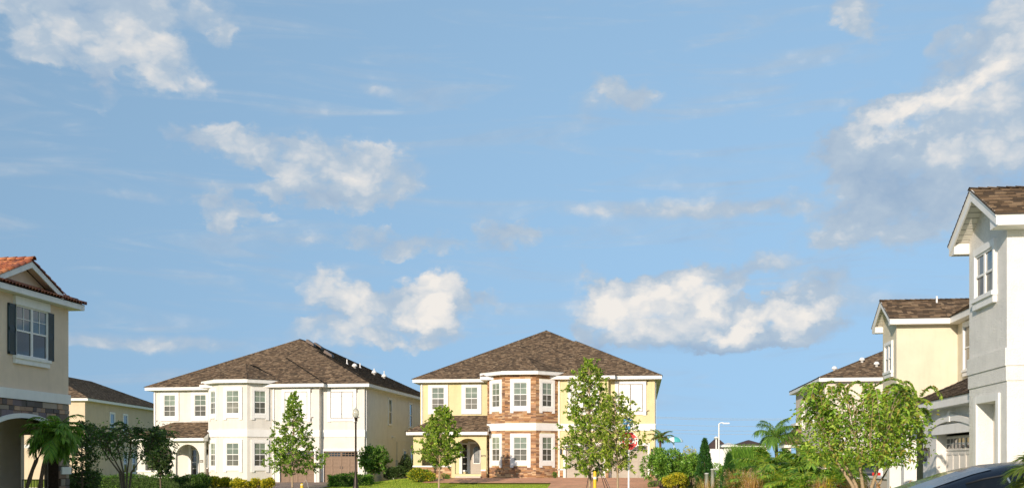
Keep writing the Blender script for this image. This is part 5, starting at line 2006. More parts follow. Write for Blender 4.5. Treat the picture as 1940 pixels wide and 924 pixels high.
crape('crape_myrtle', 'large bright crape myrtle with arching shoots before the pinkish house', 1640, 27, 708, 3.5, MYR, 21, 70, 9, (.085, .14), .95, 1.72, 0, 5600, arch=1.35)
crape('crape_myrtle', 'dark spreading crape myrtle with purple blossom before the beige house', 238, 47, 785, 4.6, DARK + MID[:1], 22, 85, 6, (.10, .15), .70, 2.0, 3, 1800, bark='bark')
tree('shade_tree', 'small dark tree in front of the cream house porch', 303, 54, 815, [(1.0, .45), (1.6, .7), (2.4, .65), (3.0, .3)], DARK, 15, 50, .04, (.10, .15), 14, 10, bark='bark')
tree('shade_tree', 'dark bushy tree beside the tan house corner', 157, 40, 800, [(.7, .5), (1.2, .75), (1.9, .65), (2.6, .45), (3.1, .15)], DARK, 16, 50, .035, (.09, .14), 9, 9, bark='bark')
tree('garden_tree', 'round green tree on bent stems beside the cream house', 709, 66, 848, [(.75, .7), (1.2, 1.0), (1.8, .95), (2.25, .5)], MID, 17, 60, .06, (.09, .15), 15, 11, bark='bark_pale')

# ------------------------------------------------------------------ hedges and shrubs
def X_(px, Y):
    return at(px, 900, Y).x


def run(name, label, px0, px1, Y, top_py, pal, seed, ry=.45, n=6000, leaf=(.05, .09), boxy=1, cat='hedge', gloss=False):
    x0, x1 = X_(px0, Y), X_(px1, Y)
    z = ground_z((x0 + x1) / 2, Y)
    h = at((px0 + px1) / 2, top_py, Y).z - z
    root = shrub(name, label, (x0 + x1) / 2, Y, (x1 - x0) / 2, ry, h, pal, seed, n, leaf, None, z, boxy, gloss, cat, 9)
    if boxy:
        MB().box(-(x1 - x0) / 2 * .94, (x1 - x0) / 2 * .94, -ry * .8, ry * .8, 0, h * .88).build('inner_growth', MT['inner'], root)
    return root


run('hedge', 'long dark clipped hedge in front of the cream house porch', 196, 388, 56, 901, DARK + MID, 31, .6, 16000, (.07, .12))
run('hedge', 'short dark hedge at the foot of the tan house', 128, 178, 41, 897, DARK, 32, .5, 5000, (.07, .11))
run('hedge', 'low clipped box hedge beside the lamp post', 628, 702, 63, 899, MID + LIME, 33, .7, 8000, (.07, .11))
for i, (px, w, tp) in enumerate(((404, 40, 901), (430, 42, 902), (456, 38, 903), (487, 38, 905), (507, 30, 900))):
    Y = 58.5 + (i % 2) * .5
    x = X_(px, Y)
    shrub('golden_shrub', 'golden leaved shrub in the row before the cream house bay', x, Y, w / 2 / 34, .42, at(px, tp, Y).z - ground_z(x, Y), GOLD, 40 + i, 1500, (.10, .18), 'golden shrubs below the bay')
shrub('golden_shrub', 'large yellow and green shrub by the path to the yellow house porch', X_(796, 64), 64, 1.0, .8, at(796, 884, 64).z - ground_z(X_(796, 64), 64), GOLD + MID, 47, 6000, (.08, .13))
shrub('low_shrub', 'small green ground cover beside the brick path', X_(842, 66), 66, .35, .35, .42, MID, 48, 500, (.05, .09))
shrub('low_shrub', 'small dark plant at the foot of the stone bay', X_(1050, 68.2), 68.2, .2, .2, .5, MID, 49, 220, (.06, .12))
shrub('dark_shrub', 'dark shrub in the shaded gap between the two bay houses', X_(748, 74), 74, .95, .8, 1.5, DARK, 50, 4000, (.09, .14), gloss=True)
shrub('dark_shrub', 'taller dark shrub against the side wall of the cream house', X_(772, 76), 76, .75, .8, 2.1, DARK, 51, 4400, (.09, .14), gloss=True)
for i, (px, tp, rx) in enumerate(((1250, 842, .95), (1282, 838, 1.05), (1312, 846, .85))):
    Y = 62 + .5 * (i % 2)
    shrub('broadleaf_shrub', ('tall glossy shrub against the yellow house corner', 'tall glossy shrub in the middle of the clump beside the yellow house', 'tall glossy shrub next to the dark conifer')[i], X_(px, Y), Y, rx, .9,
          at(px, tp, Y).z - ground_z(X_(px, Y), Y), MID + LIME, 60 + i, 5200, (.11, .19), None, gloss=True, asp=.45)
shrub('golden_shrub', 'bright yellow shrub showing above the glossy shrubs', X_(1306, 66), 66, .6, .5, at(1306, 838, 66).z - .2, GOLD, 64, 900, (.07, .12))
run('golden_hedge', 'low golden hedge on the lawn beside the yellow house', 1248, 1310, 60.5, 894, GOLD, 65, .6, 5000, (.09, .15), 0)
shrub('low_shrub', 'small green shrub beside the golden hedge', X_(1238, 61), 61, .35, .35, .55, MID, 66, 500, (.06, .1))


def conifer(name, label, px, Y, top_py, r, pal, seed, n=4200):
    g = nrs(seed)
    x = X_(px, Y)
    z0 = ground_z(x, Y)
    H = at(px, top_py, Y).z - z0
    root = tag(empty(name, (x, Y, z0)), label, 'conifer')
    MB().tube([(0, 0, -.1), (0, 0, H * .9)], [.06, .015], 7).build('trunk', MT['bark'], root)
    t = g.random(n) ** .8
    a = g.uniform(0, 2 * math.pi, n)
    rr = r * (1 - t) ** .75 * (1 + .12 * np.sin(a * 5 + t * 19)) * np.sqrt(g.uniform(.45, 1, n))
    P = np.stack([np.cos(a) * rr, np.sin(a) * rr, .08 + t * (H - .1)], 1)
    D = np.stack([np.cos(a) * .5, np.sin(a) * .5, np.ones(n)], 1)
    q = leaf_quads(P, D, g, .10, .2, .3, .0)
    tag(link('foliage', quads_mesh('foliage', q, pal_colors(n, pal, g)), MT['leaf'], root), kind='stuff')


CON = [(0.034, 0.108, 0.021), (0.05, 0.143, 0.026), (0.028, 0.079, 0.019), (0.067, 0.172, 0.03)]
conifer('conifer', 'dark pointed conifer beside the glossy shrubs', 1335, 60, 832, .62, CON, 70)
conifer('conifer', 'smaller rounded conifer below the white gatehouse', 1381, 57, 860, .55, CON, 71, 2600)
for i, (px, Y, tp, rx) in enumerate(((1402, 62, 845, .8), (1425, 60, 842, .85))):
    grass_clump('bamboo_clump', ('feathery green bamboo clump next to the rounded conifer', 'feathery green bamboo clump below the queen palm')[i], X_(px, Y), Y, .42, at(px, tp, Y).z * 1.3, rx, LIME + MID, 72 + i, 1500, .024, False, cat='bamboo')

shrub('pale_shrub', 'pale green loose shrub below the white fence', X_(1364, 75), 75, 1.0, .6, at(1366, 866, 75).z, LIME, 76, 2600, (.12, .2), z0=0)
shrub('pale_shrub', 'pale green loose shrub below the white gatehouse', X_(1392, 76), 76, .9, .6, at(1392, 860, 76).z, LIME, 77, 2200, (.12, .2), z0=0)
# palms
b = at(1470, 900, 66)
palm('queen_palm', 'tall drooping palm rising beside the pinkish house', (b.x, 66, ground_z(b.x, 66)), [[(0, 0, -.1), (.05, 0, 1.6), (0, 0, 2.9)]], 18, 1.6, 81, (.2, 1.5), .6, .04, .11, 1.5, None, 40, MID, .95)
for i, (px, Y, zt, L_, lab) in enumerate(((1452, 38, 1.3, 1.2, 'bushy low palm behind the tall brown fountain grass'), (1535, 36, 1.45, 1.3, 'bushy low palm with wide dark fronds before the pinkish house'),
                                          (1498, 42, 1.35, 1.15, 'bushy low palm standing between two lower palms'), (1592, 39, 1.25, 1.05, 'bushy low palm beside the large crape myrtle'))):
    b = at(px, 900, Y)
    palm('low_palm', lab, (b.x, Y, 0), [[(0, 0, -.1), (.03, .02, zt * .6), (0, 0, zt)]], 30, L_, 82 + i, (-.65, 1.3), .40, .042, .07, 1.35, None, 34, PALM + LIME + [(.34, .40, .04), (.28, .36, .04)], .55)
for i, (px, Y, zt, L_, lab) in enumerate(((1425, 35.5, .55, 1.05, 'stemless feathery palm behind the amber fountain grass'), (1478, 34.5, .6, 1.15, 'stemless feathery palm between the two bushy palms'),
                                          (1510, 33.5, .5, 1.0, 'stemless feathery palm below the wide dark palm fronds'), (1590, 35, .6, 1.1, 'stemless feathery palm at the foot of the bushy palm by the crape myrtle'))):
    b = at(px, 900, Y)
    palm('low_palm', lab, (b.x, Y, 0), [[(0, 0, -.1), (.02, .0, zt * .5), (0, 0, zt)]], 24, L_, 182 + i, (.0, 1.4), .38, .042, .06, 1.5, None, 32, LIME + [(.34, .40, .04), (.28, .36, .04), (.40, .42, .05)], .5)
b = at(48, 900, 31)
palm('date_palm', 'pair of leaning palm trunks with drooping fronds before the stone archway', (b.x, 31, 0),
     [[(0, 0, -.1), (.0, .0, .6), (.12, .3, 1.5), (.5, .6, 2.35)], [(.28, .3, -.1), (.32, .3, .9), (.42, .5, 1.9), (.62, .75, 2.55)]], 24, .95, 87, (-.5, 1.2), .32, .034, .06, 1.7, None, 36, PALM + LIME, .6)
b = at(1998, 900, 7.8)
palm('date_palm', 'feathery bright palm leaning in front of the dark car', (b.x, 7.8, 0), [[(.1, 0, -.05), (.05, 0, .7), (0, 0, 1.38)]], 30, .35, 88, (-.6, 1.3), .2, .011, .07, 1.6, None, 44, [(.10, .17, .02), (.16, .22, .03), (.20, .24, .05)], .45)
b = at(1251, 900, 67)
palm('croton_palm', 'small palm with orange tinged fronds behind the corner of the yellow house', (b.x, 67, ground_z(b.x, 67)), [[(0, 0, -.1), (0, 0, 2.55)]], 14, .8, 89, (.1, 1.4), .35, .05, .08, 1.2, None, 22, MID + [(.30, .15, .03)], .5)

# grasses and spiky plants
for i, (px, Y, tp, r, sp, lab, pal) in enumerate((
        (1402, 36, 880, .26, .75, 'tall brown fountain grass with pale plumes', STRAW), (1425, 34.5, 888, .22, .6, 'amber fountain grass in front of the low palms', STRAW),
        (1338, 38, 894, .2, .6, 'sparse pinkish fountain grass around the utility pipes', STRAW), (1560, 33, 897, .2, .5, 'low russet grass below the wide dark palm', STRAW),
        (1625, 31, 900, .22, .5, 'low russet grass beside the parked black car', STRAW), (1500, 34, 902, .2, .45, 'low amber grass between the low palms', STRAW))):
    x = X_(px, Y)
    grass_clump('fountain_grass', lab, x, Y, r, at(px, tp, Y).z * 1.22, sp * .85, pal, 90 + i, 430 if i != 2 else 130, .008)
for i, (px, Y, tp, lab) in enumerate(((1568, 32, 890, 'yellow croton shrub below the wide dark palm'), (1470, 40, 838, 'tall yellow flowering shrub among the low palms'), (1600, 33, 900, 'orange leaved croton beside the russet grass'))):
    x = X_(px, Y)
    shrub('croton', lab, x, Y, .35, .3, at(px, tp, Y).z, [GOLD, GOLD, [(.40, .14, .03), (.30, .20, .03), (.10, .12, .02)]][i], 100 + i, 420, (.08, .15), upright=1.0, asp=.35)


def spear_plant(name, label, px, Y, n, L_, pal, seed):
    g = nrs(seed)
    x = X_(px, Y)
    root = tag(empty(name, (x, Y, .25)), label, 'plant')
    MB().tube([(0, 0, -.3), (0, 0, .4)], .05, 8).build('stem', MT['bark'], root)
    for i in range(n):
        a = i * 2.4 + g.uniform(-.2, .2)
        e = g.uniform(.55, 1.35)
        d = Vector((math.cos(a) * math.cos(e), math.sin(a) * math.cos(e), math.sin(e)))
        s = Vector((-math.sin(a), math.cos(a), 0))
        up = d.cross(s)
        l_ = L_ * g.uniform(.7, 1.1)
        mb = MB()
        c = tuple(pal[i % len(pal)])
        pts = []
        for k in range(6):
            t = k / 5
            w = .035 * math.sin(math.pi * (.15 + .85 * t)) ** .7 if t < 1 else .002
            q = d * l_ * t + Vector((0, 0, -.10 * t * t + .3))
            pts.append((q - s * w + up * .012, q, q + s * w + up * .012))
        for k in range(5):
            for h in range(2):
                mb.poly([pts[k][h], pts[k][h + 1], pts[k + 1][h + 1], pts[k + 1][h]], c)
        mb.build('leaf', MT['leaf_gloss'], root)


spear_plant('cordyline', 'orange brown spiky plant beside the dark car', 1692, 22, 16, .75, [(.33, .14, .05), (.42, .22, .05), (.22, .09, .04), (.5, .32, .06)], 110)
spear_plant('cordyline', 'orange brown spiky plant at the foot of the large crape myrtle', 1655, 24.5, 12, .55, [(.33, .14, .05), (.28, .2, .05), (.22, .09, .04)], 111)

# mown lawn blades where the turf faces the camera
def lawn_patch(label, x0, x1, y0, y1, n, seed, pal):
    g = nrs(seed)
    q, _ = blade_quads(n, g, 0, .085, .05, .006, .5)
    b = np.stack([g.uniform(x0, x1, n), g.uniform(y0, y1, n)], 1)
    z = np.array([ground_z(a, c) for a, c in b])
    off = np.tile(np.concatenate([b, z[:, None]], 1), (3, 1))[:, None, :]
    c = np.tile(pal_colors(n, pal, g, .25), (3, 1))
    tag(link('lawn_grass', quads_mesh('lawn_grass', q + off, c), MT['blade'], None), label, 'grass', kind='stuff')


TURF = [(0.312, 0.429, 0.05), (0.39, 0.5, 0.058), (0.234, 0.351, 0.039), (0.5, 0.5, 0.098)]
lawn_patch('mown lawn grass between the two bay houses', -20, -11.5, 59.2, 68.5, 26000, 120, TURF)
lawn_patch('mown lawn grass before the stone bay', -11, -2.2, 59.0, 62.2, 14000, 121, TURF)
lawn_patch('mown lawn grass before the golden hedge', 1.5, 6, 58.9, 62.5, 9000, 122, TURF)

# ------------------------------------------------------------------ paths and driveways
def patch(name, pts, m, dz, thick=None):
    mb = MB()
    # triangulated strip following the lot
    (x0, y0), (x1, y1), (x2, y2), (x3, y3) = pts
    n = 10
    for j in range(n + 1):
        t = j / n
        for i in range(5):
            s = i / 4
            ax, ay = x0 + (x3 - x0) * t, y0 + (y3 - y0) * t
            bx, by = x1 + (x2 - x1) * t, y1 + (y2 - y1) * t
            x, y = ax + (bx - ax) * s, ay + (by - ay) * s
            mb.v.append((x, y, ground_z(x, y) + dz))
    for j in range(n):
        for i in range(4):
            a = j * 5 + i
            mb.f.append((a, a + 1, a + 6, a + 5)); mb.c.append(None)
    return tag(mb.build(name, m), kind='structure')


patch('driveway', [(-5.2, 57.6), (1.15, 57.6), (1.0, 70.4), (-5.4, 70.4)], MT['paver_red'], .06)
patch('path', [(-13.2, 63.2), (-5.2, 63.2), (-5.3, 69.2), (-12.6, 69.2)], MT['paver_red'], .056)
patch('driveway', [(-25.3, 57.6), (-18.6, 57.6), (-18.7, 70.9), (-25.2, 70.9)], MT['paver_tan'], .06)
patch('driveway', [(-1, 27.5), (8.5, 27.5), (8.5, 34), (-1, 34)], MT['concrete'], .02)
patch('driveway', [(7, 59.9), (30, 59.9), (30, 64.5), (7, 64.5)], MT['concrete'], .03)

# ------------------------------------------------------------------ street lamp
b = at(674, 900, 60)
lz = ground_z(b.x, 60)
sl = tag(empty('street_lamp', (b.x, 60, lz)), 'black street lamp with a pale acorn globe on the lawn edge', 'street lamp')
Hn = at(674, 790, 60).z - lz
MB().lathe([(.17, -.05), (.17, .12), (.13, .2), (.11, .6), (.085, .7), (.08, .75), (.058, 1.2), (.052, Hn - .35), (.07, Hn - .34), (.07, Hn - .3), (.05, Hn - .28), (.05, Hn - .2), (.1, Hn - .02), (.11, Hn), (.0, Hn)], 16).build('post', MT['bronze'], sl, smooth=True)
gm, gnt, gb = nodes_of('acorn_globe')
gb.inputs['Base Color'].default_value = (.80, .78, .66, 1); gb.inputs['Roughness'].default_value = .12
gb.inputs['Transmission Weight'].default_value = .55
MT['globe'] = gm
gl = MB().lathe([(.105, 0), (.15, .06), (.185, .18), (.19, .28), (.17, .38), (.12, .47), (.07, .52), (.045, .54), (.05, .57), (.03, .62), (.0, .64)], 18, (0, 0, Hn)).build('globe', MT['globe'], sl, smooth=True)
MB().lathe([(.03, .05), (.045, .12), (.04, .25), (.0, .27)], 10, (0, 0, Hn)).build('bulb', MT['white'], sl, smooth=True)

# ------------------------------------------------------------------ stop sign with street name blades
b = at(1191, 835, 42.7)
ss = tag(empty('stop_sign', (b.x, 42.7, 0)), 'red octagonal stop sign with blue street name blades on a white post', 'sign')
MT['sign_red'] = mat('sign_red', (.55, .025, .02), .4, .08, 4)
MT['sign_white'] = mat('sign_white', (.8, .79, .76), .4, .04, 4)
MT['sign_blue'] = mat('sign_blue', (.03, .22, .45), .4, .08, 4)
rzs = -.08
MB().lathe([(.055, -.1), (.055, .1), (.038, .12), (.036, 3.4), (.0, 3.41)], 10).build('post', MT['sign_white'], ss, smooth=True)


def octagon(r, y0, y1, zc):
    mb = MB()
    mb.prism([(r / math.cos(math.pi / 8) * math.cos(math.pi / 8 + k * math.pi / 4), y0, zc + r / math.cos(math.pi / 8) * math.sin(math.pi / 8 + k * math.pi / 4)) for k in range(8)], (0, y1 - y0, 0))
    return mb


zc = b.z
pl = octagon(.375, -.05, -.042, zc).build('plate', MT['sign_white'], ss, (0, 0, 0), rzs)
octagon(.345, -.056, -.0515, zc).build('red_face', MT['sign_red'], pl)
text_mesh('STOP', .33, 'sign_white', pl, (0, -.060, zc), 0, .002, 'lettering', .008)
for (x0, x1, zz, rz_, hgt) in ((-.24, .15, zc + .78, rzs, .2), (-.02, .4, zc + .76, 1.15, .2), (-.14, .07, zc + .52, rzs, .15)):
    bl = MB().box(x0, x1, -.008, .008, zz - hgt / 2, zz + hgt / 2).build('name_blade', MT['sign_blue'], ss, (0, -.045 if rz_ < 1 else 0, 0), rz_)
    mk = MB()
    n = int((x1 - x0) / .055)
    r_ = rs('blade', zz)
    for k in range(n):
        if r_.random() < .8:
            mk.box(x0 + .03 + k * .052, x0 + .03 + k * .052 + .03, -.0105, -.0082, zz - hgt * .2, zz + hgt * r_.uniform(.05, .25))
    mk.build('blade_marks', MT['sign_white'], bl)
MB().box(-.05, .05, -.04, .04, zc + .87, zc + .93).build('bracket', MT['metal_black'], ss)

# guy straps and stakes of the strapped tree
b = at(1117, 900, 44)
gs = tag(empty('tree_straps', (b.x, 44, 0)), 'dark guy straps staked around the tallest young tree', 'straps')
for (px, py, Y) in ((1108, 940, 42.5), (1153, 930, 42.8), (1159, 935, 45.2), (1166, 938, 43.4)):
    e = at(px, py, Y)
    st = Vector((.0 + (.25 if px > 1150 else 0), 0, 1.75 if px != 1108 else 1.3))
    MB().tube([st, Vector((e.x - b.x, e.y - 44, .05))], .014, 5).build('strap', MT['metal_black'], gs)
    MB().tube([Vector((e.x - b.x, e.y - 44, -.2)), Vector((e.x - b.x, e.y - 44, .22))], .025, 6).build('stake', MT['wood'], gs)


def marker(label, px, Y, top_py, r):
    b = at(px, 900, Y)
    z0 = ground_z(b.x, Y)
    h = at(px, top_py, Y).z - z0
    o = tag(empty('marker_post', (b.x, Y, z0)), label, 'post')
    MB().lathe([(r, -.1), (r, h - r), (r * .8, h - r * .4), (0, h)], 12).build('tube', MT['yellow_paint'], o, smooth=True)
    MB().lathe([(r * 1.06, h * .72), (r * 1.06, h * .8)], 12).build('reflective_band', MT['sign_white'], o, smooth=True)


marker('short yellow marker post below the conical tree', 572, 58, 914, .09)
marker('yellow marker post beside the tallest young tree', 1127, 43.6, 891, .07)
hp = tag(empty('wire_hoop', (at(579, 900, 58.2).x, 58.2, 0)), 'thin wire hoop beside the short yellow marker post', 'hoop')
MB().tube([(-.18 + .36 * k / 10, 0, .55 * math.sin(math.pi * k / 10) + .05) for k in range(11)], .012, 5).build('wire', MT['grey_plastic'], hp)

for i, (px, tp, r, lab) in enumerate(((1339, 895, .09, 'short grey green utility pipe beside the conifer'), (1350, 887, .085, 'taller grey green utility pipe beside the conifer'))):
    Y = 50
    b = at(px, 900, Y)
    h = at(px, tp, Y).z
    o = tag(empty('utility_pipe', (b.x, Y, 0)), lab, 'pipe')
    MB().lathe([(r, -.1), (r, h - .06), (r * 1.12, h - .06), (r * 1.12, h - .02), (r * .9, h), (0, h)], 12).build('pipe', MT['grey_plastic'], o, smooth=True)
    MB().lathe([(r * 1.15, 0), (r * 1.15, .12), (r, .14)], 12).build('collar', MT['concrete'], o, smooth=True)

# ------------------------------------------------------------------ cars
MT['paint_navy'] = mat('dark_blue_car_paint', (.006, .012, .024), .25, .1, 3, spec=.25, coat=.1)
MT['paint_black'] = mat('black_car_paint', (.01, .01, .012), .2, .1, 3, spec=.6, coat=1.0)
MT['paint_white'] = mat('white_car_paint', (.75, .75, .73), .25, .05, 3, spec=.5, coat=1.0)
MT['car_glass'] = glass_mat('tinted_car_glass', (.006, .009, .013), .12, .08)
MT['rubber'] = mat('tyre_rubber', (.02, .02, .02), .8, .2, 20)
MT['alloy'] = mat('alloy_wheel', (.45, .45, .46), .3, .1, 10, metal=.9)
MT['tail'] = mat('tail_light', (.5, .02, .015), .2, .1, 5, spec=.6)
MT['chrome'] = mat('chrome_strip', (.7, .68, .64), .15, .05, 5, metal=.9)


def car(label, loc, rz, paint, prof, belt, half, L_, roof_half, glass):
    """prof: (x, z) roofline from the tail; belt: height of the window line; half: body half width"""
    root = tag(empty('parked_car', loc, rz), label, 'car')
    xs = [p[0] for p in prof]
    mb = MB()
    rings = []
    for x, zt in prof:
        t = x / L_
        hw = half * (1 - .18 * abs(2 * t - 1) ** 3.5)
        zb = min(belt + .03 * math.sin(math.pi * t), zt - .02)
        cab = max(0.0, zt - zb)
        k = min(1, cab / .35)
        rw = hw * (1 - k) * .96 + roof_half * k
        lowz = .22 + .05 * abs(2 * t - 1) ** 6
        ring = [(x, -hw * .9, lowz), (x, -hw * .985, lowz + .14), (x, -hw, zb * .68), (x, -hw * .97, zb - .03), (x, -hw * .94, zb),
                (x, -(hw * .94 * .55 + rw * .45), zb + cab * .52), (x, -rw, zb + cab * .86), (x, -rw * .9, zb + cab * .95), (x, -rw * .5, zt - .008), (x, 0, zt)]
        ring = ring + [(a, -b_, c) for a, b_, c in ring[-2::-1]]
        rings.append(ring)
    n = len(rings[0])
    for r_ in rings:
        mb.v += r_
    for i in range(len(rings) - 1):
        for j in range(n - 1):
            mb.f.append((i * n + j, i * n + j + 1, (i + 1) * n + j + 1, (i + 1) * n + j)); mb.c.append(None)
        mb.f.append((i * n + n - 1, i * n, (i + 1) * n, (i + 1) * n + n - 1)); mb.c.append(None)
    for i in (0, len(rings) - 1):
        mb.f.append(tuple(i * n + j for j in range(n))); mb.c.append(None)
    body = mb.build('body', MT[paint], root, smooth=True)
    # side glass follows the body just proud of it

    def ringpt(x, j, push=.008):
        for i in range(len(xs) - 1):
            if xs[i] <= x <= xs[i + 1]:
                t = (x - xs[i]) / (xs[i + 1] - xs[i])
                a, b_ = Vector(rings[i][j]), Vector(rings[i + 1][j])
                q = a.lerp(b_, t)
                return q
    for sg in (-1, 1):
        for (a0, a1) in glass['side']:
            g = MB()
            m = 8
            P = []
            for k in range(m + 1):
                x = a0 + (a1 - a0) * k / m
                row = []
                for j, f in ((4, .06), (4, .55), (5, .25), (5, .8)):
                    q = ringpt(x, j).lerp(ringpt(x, j + 1), f)
                    q.y = q.y - .007
                    q.y *= -sg
                    row.append(q)
                P.append(row)
            for k in range(m):
                for j in range(3):
                    g.poly([P[k][j], P[k + 1][j], P[k + 1][j + 1], P[k][j + 1]])
            g.build('side_window', MT['car_glass'], root, smooth=True)
        ch = MB()
        pts = []
        for (a0, a1) in (glass['side'][0], glass['side'][-1]):
            pass
        A0, A1 = glass['side'][0][0], glass['side'][-1][1]
        for k in range(13):
            x = A0 + (A1 - A0) * k / 12
            q = ringpt(x, 5).lerp(ringpt(x, 6), .86); q.y = (q.y - .008) * -sg
            pts.append(q)
        ch.tube(pts, .009, 5); ch.build('window_strip', MT['metal_black'], root, smooth=True)
        if glass.get('pillar'):
            x0 = glass['pillar']
            q0 = ringpt(x0, 4).lerp(ringpt(x0, 5), .06); q1 = ringpt(x0 - .1, 5).lerp(ringpt(x0 - .1, 6), .8)
            q0.y = (q0.y - .012) * -sg; q1.y = (q1.y - .012) * -sg
            MB().tube([q0, q1], .012, 5).build('window_strip', MT['chrome'], root)
    for nm, (a0, a1) in (('rear_window', glass['rear']), ('windscreen', glass['front'])):
        g = MB()
        m = 6
        P = []
        for k in range(m + 1):
            x = a0 + (a1 - a0) * k / m
            row = []
            for j in range(7, n - 7):
                q = ringpt(x, j); q = q * 1.0; q.z += .006
                row.append(q)
            P.append(row)
        for k in range(m):
            for j in range(len(P[0]) - 1):
                g.poly([P[k][j], P[k + 1][j], P[k + 1][j + 1], P[k][j + 1]])
        g.build(nm, MT['car_glass'], root, smooth=True)
    for x in (.19 * L_, .80 * L_):
        for sg in (-1, 1):
            w = MB()
            for (r_, y_) in ((.33, 0),):
                prf = [(.22, -.11), (.31, -.11), (.335, -.07), (.335, .07), (.31, .11), (.22, .11)]
                k0 = len(w.v)
                for rr, yy in prf:
                    for j in range(20):
                        t = 2 * math.pi * j / 20
                        w.v.append((rr * math.cos(t), yy, rr * math.sin(t)))
                for i in range(len(prf) - 1):
                    for j in range(20):
                        w.f.append((k0 + i * 20 + j, k0 + i * 20 + (j + 1) % 20, k0 + (i + 1) * 20 + (j + 1) % 20, k0 + (i + 1) * 20 + j)); w.c.append(None)
            wo = w.build('wheel', MT['rubber'], root, (x, sg * (half - .1), .335), smooth=True)
            rm = MB()
            for j in range(5):
                t = 2 * math.pi * j / 5
                rm.prism([(.03 * math.cos(t + 1.57), -.02, .03 * math.sin(t + 1.57)), (.03 * math.cos(t - 1.57), -.02, .03 * math.sin(t - 1.57)), (.22 * math.cos(t - .12), -.02, .22 * math.sin(t - .12)), (.22 * math.cos(t + .12), -.02, .22 * math.sin(t + .12))], (0, .04, 0))
            rm.tube([(0, -.05, 0), (0, .05, 0)], .05, 10)
            rm.build('rim', MT['alloy'], wo, (0, sg * .09, 0))
    for sg in (-1, 1):
        MB().box(-.012, .10, sg * half * .72 - .11, sg * half * .72 + .11, belt - .2, belt - .04).build('tail_light', MT['tail'], root)
        MB().box(L_ - .14, L_ + .005, sg * half * .55 - .16, sg * half * .55 + .16, .6, .72).build('headlight', MT['pane_frost'], root)
        MB().box(.66 * L_, .66 * L_ + .14, sg * (half + .02) - .07, sg * (half + .02) + .07, belt + .02, belt + .15).build('mirror', MT[paint], root)
    MB().box(-.02, .02, -.26, .26, .62, .74).build('number_plate', MT['sign_white'], root)
    return root


SEDAN = [(0, .62), (.04, .85), (.12, .98), (.55, 1.02), (.85, 1.08), (1.2, 1.20), (1.5, 1.31), (1.75, 1.40), (1.98, 1.455), (2.3, 1.485), (2.7, 1.488), (3.0, 1.46), (3.3, 1.36), (3.6, 1.20), (3.9, 1.03), (4.1, .98), (4.45, .86), (4.6, .74), (4.65, .5)]
SUV = [(0, .7), (.03, 1.0), (.12, 1.25), (.3, 1.6), (.5, 1.70), (1.2, 1.74), (2.2, 1.74), (2.7, 1.68), (3.1, 1.45), (3.5, 1.18), (3.8, 1.1), (4.3, 1.02), (4.5, .85), (4.58, .55)]
b = at(1716, 924, 9.4)
car('dark blue car parked on the concrete drive before the ivory house', (1.12, 9.95, .045), R(-1.5), 'paint_navy', SEDAN, .98, .88, 4.65, .60, dict(side=[(1.62, 2.02), (2.06, 2.72), (2.78, 3.35)], rear=(.95, 1.85), front=(3.05, 3.75), pillar=2.04))
b = at(1632, 900, 59)
car('black car parked tail first in front of the pinkish house', (b.x, 59, .03), R(80), 'paint_black', SUV, 1.05, .92, 4.58, .66, dict(side=[(.4, 1.0), (1.05, 1.95), (2.0, 2.85)], rear=(.12, .4), front=(2.75, 3.4)))
b = at(1668, 900, 59)
car('white car parked beside the black car', (b.x + .6, 59.2, .03), R(84), 'paint_white', SUV, 1.05, .90, 4.58, .66, dict(side=[(.4, 1.0), (1.05, 1.95), (2.0, 2.85)], rear=(.12, .4), front=(2.75, 3.4)))

# ------------------------------------------------------------------ far things between the houses
MT['far_roof'] = mat('far_roof', (.075, .05, .045), .95, .25, 1.2)


def far_house(name, label, px0, px1, Y, eave_py, top_py, m, depth=9, o=.4):
    x0, x1 = X_(px0, Y), X_(px1, Y)
    ze, zt = at(px0, eave_py, Y).z, at(px0, top_py, Y + depth / 2).z
    root = tag(empty(name, ((x0 + x1) / 2, Y, 0)), label, 'house' if 'gate' not in name else 'gatehouse')
    w = (x1 - x0) / 2
    for fr, L_ in ((Fr((-w + o, o)), 2 * w - 2 * o), (Fr((w - o, o), math.pi / 2), depth - 2 * o), (Fr((w - o, depth - o), math.pi), 2 * w - 2 * o), (Fr((-w + o, depth - o), -math.pi / 2), depth - 2 * o)):
        mb = MB(); wall(mb, fr, 0, L_, -.1, ze); mb.build('wall', MT[m[0]], root)
    MB().box(-w, w, 0, depth, ze, ze + .2).build('eave', MT['gutter'], root)
    P = hip_planes(-w, w, 0, depth, ze + .202, (zt - ze - .2) / (min(2 * w, depth) / 2))
    d = MB()
    for k in P.values():
        d.poly(k)
    d.build('roof', MT[m[1]], root)
    return root


far_house('far_house', 'distant house with a steep dark roof behind the white light pole', 1338, 1384, 165, 852, 829, ('beige', 'far_roof'))
far_house('far_house', 'distant long dark roofed house behind the bamboo', 1386, 1458, 175, 846, 833, ('beige', 'far_roof'))
MT['pale_roof'] = mat('pale_metal_roof', (.62, .60, .57), .5, .08, 2)
gh = far_house('gatehouse', 'small white gatehouse with a pale pyramid roof', 1364, 1398, 120, 846, 838, ('white', 'pale_roof'), 2.1, .5)
window(gh, Fr((0, .5)), 0, 1.2, .6, .9, (.08, .08, .08), grid=(1, 1, 1, 1), up='pane_dark', lo='pane_dark')

